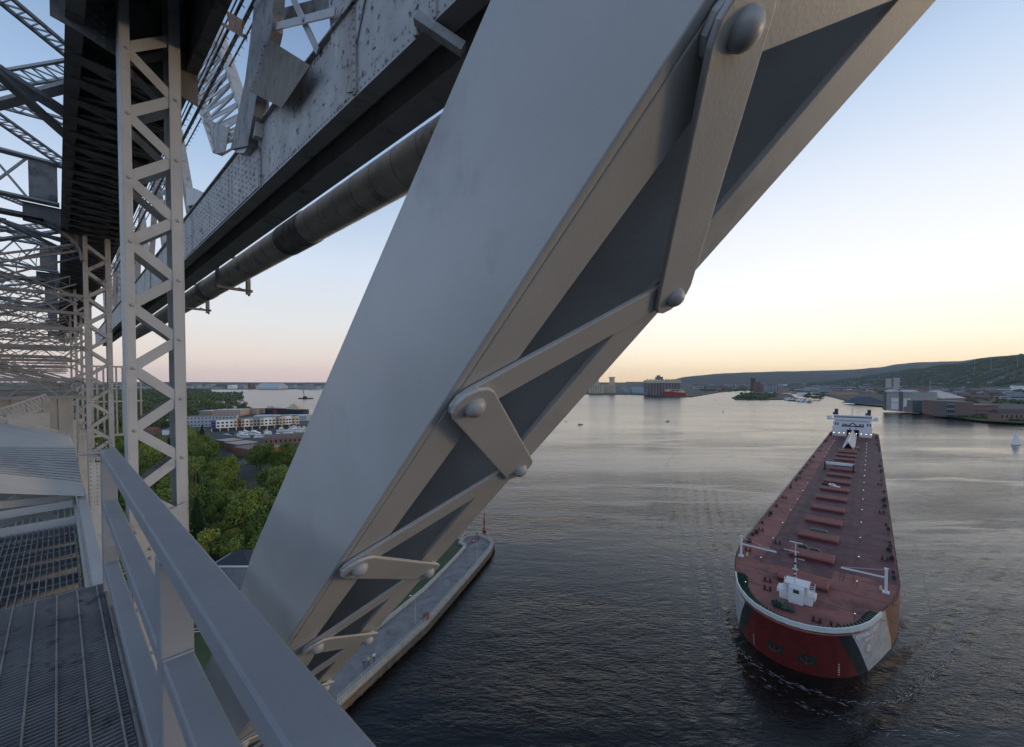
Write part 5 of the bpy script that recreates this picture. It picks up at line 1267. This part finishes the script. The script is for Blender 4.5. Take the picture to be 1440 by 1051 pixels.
# wake and bow wave: foamy broken ripples
FOAM = flat('foam', (.5, .5, .5), .6, .2, .5)
def foam(pts, n, w, seed, label):
    rnd = random.Random(seed); m = MB()
    for (a, b) in zip(pts[:-1], pts[1:]):
        L_ = math.dist(a, b)
        for i in range(int(L_ * n)):
            t = rnd.random(); x = a[0] + (b[0] - a[0]) * t + rnd.gauss(0, w); y = a[1] + (b[1] - a[1]) * t + rnd.gauss(0, w); d = math.atan2(b[1] - a[1], b[0] - a[0]) + rnd.gauss(0, .25); l = rnd.uniform(.12, .7); q = rnd.uniform(.02, .06)
            c, s_ = math.cos(d), math.sin(d); m.add([(x - c * l, y - s_ * l, .02), (x + s_ * q, y - c * q, .05), (x + c * l, y + s_ * l, .02), (x - s_ * q, y + c * q, .03)], [(0, 1, 2, 3)])
    o = m.build('bow_foam', FOAM); o.location = (org.x, org.y, .02); o.rotation_euler = (0, 0, -b_); tag(o, label, None, None, 'stuff')
foam([(-22, 40), (-18.5, 22), (-15, 10), (-11, 3), (-6, -1.5), (0, -3.2), (8, -2.4), (14, 3), (19, 14), (23, 28), (27, 50)], 5.0, .42, 1, 'thin broken foam line curving round the bow of the freighter')
foam([(-34, 105), (-44, 75), (-48, 52), (-43, 32), (-36, 18), (-30, 8)], 1.3, 1.0, 5, 'faint curved streak of foam on the water left of the freighter')
foam([(-30, 45), (-21, 15), (-14, 2), (-6, -5), (2, -7.5), (12, -6), (22, 2)], 2.2, .6, 2, 'outer faint foam line ahead of the freighter bow')

def calm_mat():
    m, n, B, N, L = nt('calm_wake_water'); B.inputs['Base Color'].default_value = (.01, .01, .009, 1); B.inputs['Roughness'].default_value = .12; B.inputs['IOR'].default_value = 1.333; return m
CALM = calm_mat()
def slick(paths, label):
    rnd = random.Random(31); m = MB()
    for pts, w, dens in paths:
        P = [W(x, y, 0) for x, y in pts]; n = len(P)
        for i in range(n - 1):
            a, b = P[i], P[i + 1]; prev = P[i - 1] if i else a; nxt = P[i + 2] if i + 2 < n else b
            D = (a.y + b.y) / 2
            for k in range(int(dens * (b - a).length / (.012 * D))):
                t = rnd.random(); h00 = 2 * t ** 3 - 3 * t * t + 1; h10 = t ** 3 - 2 * t * t + t; h01 = -2 * t ** 3 + 3 * t * t; h11 = t ** 3 - t * t
                c = a * h00 + (b - prev) * .5 * h10 + b * h01 + (nxt - a) * .5 * h11
                d = ((b - a).normalized() + ((nxt - prev).normalized() - (b - a).normalized()) * .5).normalized(); ang = math.atan2(d.y, d.x) + rnd.gauss(0, .12)
                d = Vector((math.cos(ang), math.sin(ang), 0)); s_ = Vector((-d.y, d.x, 0)); c = c + s_ * rnd.gauss(0, w * D * .004); l = D * rnd.uniform(.003, .013); q = D * rnd.uniform(.0003, .0011)
                c.z = .03 + .012 * rnd.random()
                m.add([c - d * l, c - d * l * .3 - s_ * q, c + d * l * .4 - s_ * q, c + d * l, c + d * l * .3 + s_ * q, c - d * l * .4 + s_ * q], [(0, 1, 2, 3, 4, 5)])
    tag(m.build('wake_water', CALM), label, None, None, 'stuff')
slick([([(1163, 607), (1125, 593), (1062, 582), (1000, 577), (930, 576), (850, 580)], 1.6, 3.0), ([(1152, 598), (1100, 583), (1030, 573), (960, 568), (885, 567)], 1.5, 3.0), ([(1146, 591), (1110, 580), (1078, 573)], 1.2, 2.5), ([(1240, 606), (1262, 600), (1300, 602), (1345, 612)], 2, 2.5), ([(1236, 596), (1268, 590), (1312, 588)], 1.8, 2.0)], 'pale calm wake streaks trailing behind the freighter')
slick([([(1010, 596), (968, 618), (938, 655), (946, 700), (962, 760), (986, 835)], .5, 2.2), ([(1030, 640), (985, 665), (972, 705), (985, 770), (1010, 850)], .4, 1.8), ([(900, 588), (862, 618), (846, 660)], 1.0, 1.5), ([(1285, 760), (1300, 820), (1310, 880), (1290, 930)], .5, 1.6)], 'faint curved current lines on the water beside the freighter')

# ================================================================== BOATS AND SMALL THINGS
def sailboat(x, y, sc, label, sails=True, rz=0):
    r = empty('sailboat', W(x, y, 0), rz, label, 'sailboat')
    m = MB(); pts = [(-4.6, .0), (-4.2, 1.1), (-1, 1.5), (2, 1.2), (5, 0)]; st = [(p[0], p[1]) for p in pts] + [(p[0], -p[1]) for p in pts[::-1][1:-1]]
    n = len(st); m.add([(a * .9, b * .7, -.3) for a, b in st] + [(a, b, .9) for a, b in st], [tuple(range(n - 1, -1, -1)), tuple(range(n, 2 * n))] + [(i, (i + 1) % n, n + (i + 1) % n, n + i) for i in range(n)]); m.build('hull', WHT if sails else flat('navy_hull', (.03, .035, .06), .4), r)
    m = MB(); m.box(-2.6, 1.2, -.7, .7, .91, 1.4); m.build('cabin', WHT, r)
    m = MB(); m.tube((.4, 0, .9), (.4, 0, 12.5), .08, 6); m.tube((.4, 0, 2.2), (-4, 0, 2.1), .06, 6); m.build('mast', flat('mast_grey', (.4, .4, .42)), r)
    if sails:
        m = MB(); m.prism([(.3, .02, 2.3), (-4, .3, 2.2), (.3, .02, 12.2)], (0, .05, 0)); m.prism([(4.6, 0, 1.2), (.7, .5, 1.6), (.6, .02, 11.5)], (0, .05, 0)); m.build('sail', flat('sail_cloth', (.75, .76, .78), .8, .04), r)
    else:
        m = MB(); m.tube((.2, 0, 2.45), (-4, 0, 2.35), .22, 8); m.build('furled_sail', flat('navy_hull', (.03, .035, .06)), r)
    r.scale = (sc, sc, sc); return r
sailboat(1428, 626, 1.0, 'sailboat with white sails at the right edge beyond the freighter', True, PI + .1)
sailboat(816, 597.5, .75, 'bare masted sailboat near the lower edge of the diagonal', False, .2)
sailboat(796, 593, .4, 'tiny distant boat just beside the diagonal edge', False, .9)
def motorboat(p, sc, rz, label, group='white motorboats in the marina', pr=[]):
    if not pr:
        r = empty('motorboat'); st = [(-4, 1.3), (1, 1.4), (3.4, .8), (4.6, 0), (3.4, -.8), (1, -1.4), (-4, -1.3)]; n = len(st); m = MB()
        m.add([(a * .9, b * .7, -.2) for a, b in st] + [(a, b, 1.2) for a, b in st], [tuple(range(n - 1, -1, -1)), tuple(range(n, 2 * n))] + [(i, (i + 1) % n, n + (i + 1) % n, n + i) for i in range(n)]); m.build('hull', WHT, r)
        m = MB(); m.box(-2, 1.6, -1, 1, 1.21, 2.5); m.box(-1.6, .6, -.8, .8, 2.51, 3.3); m.build('cabin', WHT, r); m = MB(); m.box(-1.5, 1.62, -1.02, 1.02, 1.7, 2.2); m.build('window', GL, r); pr.append(r)
    else: r = copy_tree(pr[0])
    r.location = p; r.rotation_euler = (0, 0, rz); r.scale = (sc,) * 3; tag(r, label, 'boat', group); return r
random.seed(12)
for i in range(34):
    if i < 24: x = random.uniform(338, 392); y = random.uniform(607.5, 616)
    else: x = random.uniform(395, 432); y = random.uniform(602, 610)
    if x < 362 and y < 610: y += 3
    motorboat(W(x, y, 1.5), random.uniform(.7, 1.35), random.uniform(-.5, .5), 'white motorboat parked among others beside the marina apartments')
for i in range(8):
    motorboat(W(1106 + 4.5 * i, 562.5 + .5 * i + random.uniform(-.6, .6), 0), random.uniform(1.6, 2.8), random.uniform(-.4, .4), 'white motorboat moored at the tip of the green spit', 'white boats at the spit')
for k, (x, y, s_) in enumerate([(939, 593, .8), (1017, 580, .5), (1005, 564, .6), (1220, 601, .6)]):
    motorboat(W(x, y, 0), s_, .2 * k, ['tiny boat alone on open water below the dark elevator', 'small boat on the bright water left of the freighter', 'little boat near the shipping channel mouth', 'small boat beside the freighter wake'][k], 'lone small boats')
# pale water streaks are in the water; marina basin
land('basin_water', [W(x, y, 1.5) for x, y in [(392, 607), (436, 602), (440, 607), (398, 613)]], 1.42, flat('green_basin', (.09, .09, .045), .2), 1.3)
# black hulled museum ship
def hulled(name, label, x0, x1, y, mt, hpx, supers, cat='ship', sm=SWHT, z=0, yb2=None):
    A = W(x0, y, z); B_ = W(x1, yb2 or y, z); d = B_ - A; L_ = d.length; D = A.y; u_ = D / F; r = empty(name, A, math.atan2(d.y, d.x), label, cat); h = hpx * u_; bw_ = L_ * .12
    st = [(0, bw_ * .5), (L_ * .06, bw_), (L_ * .85, bw_), (L_ * .95, bw_ * .6), (L_, 0), (L_ * .95, -bw_ * .6), (L_ * .85, -bw_), (L_ * .06, -bw_), (0, -bw_ * .5)]; n = len(st); m = MB()
    m.add([(a, b, -1) for a, b in st] + [(a, b, h * (1 + .35 * (a > L_ * .8))) for a, b in st], [tuple(range(n - 1, -1, -1)), tuple(range(n, 2 * n))] + [(i, (i + 1) % n, n + (i + 1) % n, n + i) for i in range(n)]); m.build('hull', mt, r)
    for (a, b, z0, z1, mm, nm) in supers:
        m = MB(); m.box(a * L_, b * L_, -bw_ * .7, bw_ * .7, h + z0 * u_, h + z1 * u_); m.build(nm, mm, r)
    return r, L_, u_, h
FRD = flat('ship_red', (.30, .015, .012), .5); CRW = flat('cream_white', (.62, .52, .38), .6)
r, L_, u_, h = hulled('moored_ship', 'moored ship with black hull, red patch and cream white superstructure behind apartments', 433, 372, 582.5, flat('black_hull', (.012, .013, .018), .5), 6.5, [(.16, .46, .1, 3.2, CRW, 'deckhouse'), (.2, .40, 3.25, 5.6, CRW, 'upper_deckhouse'), (.24, .34, 5.65, 8.0, CRW, 'wheelhouse'), (.5, .8, .1, 1.5, BLK, 'deck_gear'), (.84, .9, 1.7, 4.5, flat('orange_wall', (.50, .32, .20)), 'fore_house')], yb2=582.8)
m = MB(); m.tube((L_ * .3, 0, h), (L_ * .3, 0, h + 13 * u_), .4, 6); m.tube((L_ * .62, 0, h), (L_ * .62, 0, h + 6 * u_), .3, 6); m.beam((L_ * .62, 0, h + 2 * u_), (L_ * .9, 0, h + 5 * u_), .4, .4); m.build('mast', CRW, r)
m = MB(); m.box(L_ * .66, L_ * .75, -L_ * .1215, L_ * .1215, 1, h * .98); m.build('red_band', FRD, r)
r, L_, u_, h = hulled('red_freighter', 'red hulled freighter with cream deckhouses docked before the dark elevator', 965, 934, 557.5, FRD, 5, [(.1, .35, .1, 2.6, CRW, 'deckhouse'), (.40, .6, .1, 1.8, CRW, 'deckhouse'), (.75, .96, 1.9, 4.5, CRW, 'wheelhouse')], z=0)
m = MB()
for k in range(5): m.tube((L_ * (.2 + .15 * k), 0, h), (L_ * (.2 + .15 * k), 0, h + 6 * u_), .6, 5)
m.beam((L_ * .1, 0, h + 4.5 * u_), (L_ * .95, 0, h + 4.2 * u_), 1.2, 1.2); m.build('deck_crane', CRW, r)
r = empty('crane_barge', W(428, 561, 0), 0, 'flat dark barge with tall crane far out on the water', 'barge'); u_ = W(428, 561).y / F
m = MB(); m.box(-7 * u_, 11 * u_, -8, 8, -.5, 1.3 * u_); m.build('barge_hull', BLK, r); m = MB(); m.beam((0, 0, 1.3 * u_), (-2 * u_, 0, 14 * u_), .9, .9); m.beam((2 * u_, 0, 1.3 * u_), (-2 * u_, 0, 14 * u_), .4, .4); m.box(-1 * u_, 3 * u_, -4, 4, 1.31 * u_, 3.5 * u_); m.build('crane', BLK, r)

# cars
def car(x, y, rz, col, label, pr={}):
    r = empty('parked_car', W(x, y, 1.42), rz, label, 'car', None); mt = flat('car_' + col[0], col[1], .3, .03)
    m = MB(); m.prism([(-2.2, -.85, .35), (2.2, -.85, .35), (2.25, -.85, .75), (1.2, -.85, .9), (.6, -.85, 1.4), (-1.1, -.85, 1.42), (-1.9, -.85, .95), (-2.25, -.85, .85)], (0, 1.7, 0)); m.build('body', mt, r)
    m = MB(); m.prism([(1.05, -.87, .92), (.55, -.87, 1.32), (-1.05, -.87, 1.34), (-1.6, -.87, .95)], (0, 1.74, 0)); m.build('window', GL, r)
    for a in (-1.4, 1.4):
        for b in (-.88, .72): m = MB(); m.tube((a, b, .33), (a, b + .16, .33), .33, 12); m.build('wheel', BLK, r)
cars = [(352, 653, .3, ('pale_blue', (.35, .45, .5)), 'pale blue car parked on the road by the dry lawn'), (359, 653.4, .3, ('white', (.7, .7, .7)), 'white car right behind the pale blue car'), (314, 646.5, .1, ('white', (.7, .7, .7)), 'white car alone on the dark lot left of the brick buildings'), (318, 612, .2, ('white', (.7, .7, .7)), 'white car at the left end of the marina lot'), (323, 613.5, .2, ('silver', (.4, .4, .42)), 'silver car second from left in the marina lot'), (328, 611, .2, ('black', (.03, .03, .03)), 'black car under the white apartment bay'), (333, 613, .2, ('white', (.7, .7, .7)), 'white car nearest the parked boats'), (340, 618.5, .3, ('grey', (.15, .15, .16)), 'grey car behind the narrow brick building'), (284, 604, 0, ('white', (.7, .7, .7)), 'white van like car before the grey windowed building'), (214, 621, .5, ('white', (.7, .7, .7)), 'white car on the road seen through the first post'), (209, 614, .5, ('silver', (.4, .4, .42)), 'silver car farther up the road through the first post'), (406, 641.8, .2, ('white', (.7, .7, .7)), 'white car at the orange brick building door')]
for c in cars: car(*c)

# lamp posts on the pier, buoy, people
for k, (x, y) in enumerate([(584, 877), (671, 789)]):
    r = empty('pier_lamp', W(x, y, 1.9), 0, ['nearer slim lamp post at the pier parapet', 'farther slim lamp post near the pier head'][k], 'street lamp', 'pier lamps'); m = MB(); m.tube((0, 0, 0), (0, 0, 5.6), .08, 6, .05); m.tube((0, 0, 5.6), (-.9, .3, 5.9), .05, 6); m.build('pole', flat('rail_white', (.42, .40, .36)), r); m = MB(); m.box(-1.3, -.8, .2, .4, 5.85, 5.97); m.build('lamp_head', SWHT, r)
r = empty('channel_buoy', W(681, 746, 0), 0, 'slim red channel marker in the water beyond the pier head', 'buoy'); m = MB(); m.tube((0, 0, -.5), (0, 0, 1.0), .8, 12, .6); m.tube((0, 0, 1.0), (0, 0, 2.3), .3, 8); m.build('float', flat('rust_orange', (.40, .12, .05)), r)
m = MB(); m.tube((0, 0, 2.3), (0, 0, 4.4), .28, 8, .2); m.build('marker_pole', flat('marker_dark', (.06, .04, .05)), r); m = MB(); m.tube((0, 0, 4.4), (0, 0, 7.2), .26, 8, .12); m.build('red_top', flat('marker_red', (.45, .09, .09)), r)
bx = empty('rusty_hut', W(599, 872, 1.9), .6, 'small rusty box on the pier parapet', 'box'); m = MB(); m.box(-.5, .5, -.4, .4, 0, 1.3); m.box(-.6, .6, -.5, .5, 1.301, 1.4); m.build('box_body', flat('rust_box', (.16, .06, .04)), bx)
def person(x, y, top, leg, pose, label):
    r = empty('person', W(x, y, 1.64), pose, label, 'person')
    vs = [(0, 0, .92), (0, 0, 1.18), (0, 0, 1.42), (0, 0, 1.52), (0, 0, 1.66), (.1, 0, .88), (.13, .06, .48), (.13, 0, .06), (.13, .13, .03), (-.1, 0, .88), (-.13, -.12, .48), (-.13, -.2, .07), (-.13, -.08, .03), (.2, 0, 1.4), (.26, .02, 1.12), (.24, .14, .9), (-.2, 0, 1.4), (-.26, .02, 1.12), (-.24, .14, .9)]
    es = [(0, 1), (1, 2), (2, 3), (3, 4), (0, 5), (5, 6), (6, 7), (7, 8), (0, 9), (9, 10), (10, 11), (11, 12), (2, 13), (13, 14), (14, 15), (2, 16), (16, 17), (17, 18)]
    rad = [.15, .14, .16, .06, .11, .1, .07, .05, .04, .1, .07, .05, .04, .07, .05, .035, .07, .05, .035]
    me = bpy.data.meshes.new('body'); me.from_pydata(vs, es, []); o = bpy.data.objects.new('body', me); COL.objects.link(o)
    mo = o.modifiers.new('s', 'SKIN'); sv = me.skin_vertices[0].data
    for i, q in enumerate(rad): sv[i].radius = (q, q * .8)
    sv[0].use_root = True; mo2 = o.modifiers.new('ss', 'SUBSURF'); mo2.levels = 1; mo2.render_levels = 1
    dg_ = bpy.context.evaluated_depsgraph_get(); me2 = bpy.data.meshes.new_from_object(o.evaluated_get(dg_)); bpy.data.objects.remove(o)
    me2.materials.clear()
    for c in (flat('skin', (.45, .28, .2)), top, leg, flat('hair_dark', (.03, .02, .015))): me2.materials.append(c)
    for p in me2.polygons:
        z = p.center.z; p.use_smooth = True; p.material_index = 1 if .95 < z < 1.48 and abs(p.center.x) < .3 and z > 1.0 else 2 if z <= .95 and z > .08 and abs(p.center.x) < .2 else 3 if z > 1.68 else 0
    o = bpy.data.objects.new('body', me2); COL.objects.link(o); o.parent = r
person(518, 936, flat('shirt_yellow', (.55, .5, .06)), flat('jeans_blue', (.03, .06, .2)), .4, 'person in yellow top and blue trousers walking on the pier')
person(526, 930.5, flat('shirt_white', (.7, .7, .7)), flat('trousers_dark', (.03, .03, .035)), .6, 'person in white top beside the yellow one on the pier')
person(512, 941, flat('jeans_blue', (.03, .06, .2)), flat('jeans_blue', (.03, .06, .2)), .5, 'person in dark blue clothes left of the yellow one on the pier')
# ================================================================== HAZE
hm = bpy.data.materials.new('haze'); hm.use_nodes = True; hn = hm.node_tree; hn.nodes.remove(hn.nodes['Principled BSDF'])
pv = hn.nodes.new('ShaderNodeVolumePrincipled'); pv.inputs['Color'].default_value = (.62, .74, .95, 1); pv.inputs['Density'].default_value = 2.3e-5; pv.inputs['Anisotropy'].default_value = .2
hn.links.new(pv.outputs['Volume'], hn.nodes['Material Output'].inputs['Volume'])
m = MB(); m.box(-13500, 13500, -13500, 13500, -2, 420); hz_ = m.build('haze', hm); tag(hz_, kind='stuff')
# ================================================================== SKY AND LIGHT
SUN_AZ = math.radians(88); SUN_EL = math.radians(2.0)
w = bpy.data.worlds.new('World'); S.world = w; w.use_nodes = True
N = w.node_tree.nodes; L = w.node_tree.links; bg = N['Background']
sky = N.new('ShaderNodeTexSky'); sky.sky_type = 'NISHITA'; sky.sun_disc = False
sky.sun_elevation = SUN_EL; sky.sun_rotation = SUN_AZ; sky.altitude = 0; sky.air_density = 1.0; sky.dust_density = .6; sky.ozone_density = 1.5
# evening sky: Nishita blended with a colour sweep from the warm horizon to the blue zenith
tc = N.new('ShaderNodeTexCoord'); sp = N.new('ShaderNodeSeparateXYZ'); L.new(tc.outputs['Generated'], sp.inputs['Vector'])
def lin(r, g, b): return tuple((c / 255) ** 2.2 for c in (r, g, b)) + (1,)
def ramp(stops):
    r = N.new('ShaderNodeValToRGB'); e = r.color_ramp.elements; e[0].position = stops[0][0]; e[0].color = lin(*stops[0][1]); e[1].position = stops[1][0]; e[1].color = lin(*stops[1][1])
    for p, c in stops[2:]: q = e.new(p); q.color = lin(*c)
    L.new(sp.outputs['Z'], r.inputs['Fac']); return r.outputs['Color']
cool = ramp([(0, (204, 184, 180)), (.02, (210, 192, 184)), (.06, (211, 200, 193)), (.12, (206, 206, 207)), (.25, (192, 203, 218)), (.45, (142, 168, 200)), (.7, (88, 110, 146)), (1, (72, 92, 124))])
warm = ramp([(0, (232, 203, 160)), (.03, (238, 217, 182)), (.08, (242, 230, 210)), (.125, (240, 233, 222)), (.2, (232, 232, 234)), (.33, (214, 219, 229)), (.5, (172, 191, 216)), (.7, (98, 120, 155)), (1, (72, 92, 124))])
east_fill = ramp([(0, (172, 188, 214)), (.1, (188, 205, 232)), (.3, (184, 204, 236)), (.55, (162, 186, 224)), (.8, (104, 126, 162)), (1, (72, 92, 124))])  # unseen sky behind the camera, brightened to throw fill light on the steel
def dotm(v, a, b):
    d = N.new('ShaderNodeVectorMath'); d.operation = 'DOT_PRODUCT'; L.new(tc.outputs['Generated'], d.inputs[0]); d.inputs[1].default_value = v
    m_ = N.new('ShaderNodeMapRange'); m_.interpolation_type = 'SMOOTHSTEP'; m_.inputs['From Min'].default_value = a; m_.inputs['From Max'].default_value = b; L.new(d.outputs['Value'], m_.inputs['Value']); return m_.outputs['Result']
def mixc(f, a, b):
    x = N.new('ShaderNodeMixRGB'); L.new(b, x.inputs['Color2']); L.new(a, x.inputs['Color1'])
    if isinstance(f, float): x.inputs['Fac'].default_value = f
    else: L.new(f, x.inputs['Fac'])
    return x
GLOW = math.radians(62); sv = (math.sin(GLOW), math.cos(GLOW), 0)
c1 = mixc(dotm(sv, .05, .9), cool, warm).outputs['Color']; c2 = mixc(dotm((-.35, -.94, 0), .02, .5), c1, east_fill).outputs['Color']
nis = N.new('ShaderNodeVectorMath'); nis.operation = 'SCALE'; nis.inputs['Scale'].default_value = .12; L.new(sky.outputs['Color'], nis.inputs[0])
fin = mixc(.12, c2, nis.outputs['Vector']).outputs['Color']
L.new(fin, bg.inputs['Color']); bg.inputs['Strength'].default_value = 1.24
sl = bpy.data.lights.new('sun', 'SUN'); sl.energy = .85; sl.angle = math.radians(10); sl.color = (1, .72, .42)
so = bpy.data.objects.new('sun', sl); COL.objects.link(so)
sdir = Vector((math.sin(SUN_AZ) * math.cos(SUN_EL), math.cos(SUN_AZ) * math.cos(SUN_EL), math.sin(SUN_EL)))
so.rotation_euler = sdir.to_track_quat('Z', 'Y').to_euler()
S.view_settings.view_transform = 'Standard'; S.view_settings.look = 'None'; S.view_settings.gamma = 1; S.view_settings.use_curve_mapping = False
S.view_settings.exposure = EXPO
S.cycles.use_denoising = True
S.cycles.max_bounces = 6; S.cycles.diffuse_bounces = 3; S.cycles.glossy_bounces = 3; S.cycles.transparent_max_bounces = 8
S.cycles.volume_bounces = 1; S.cycles.sample_clamp_indirect = 6
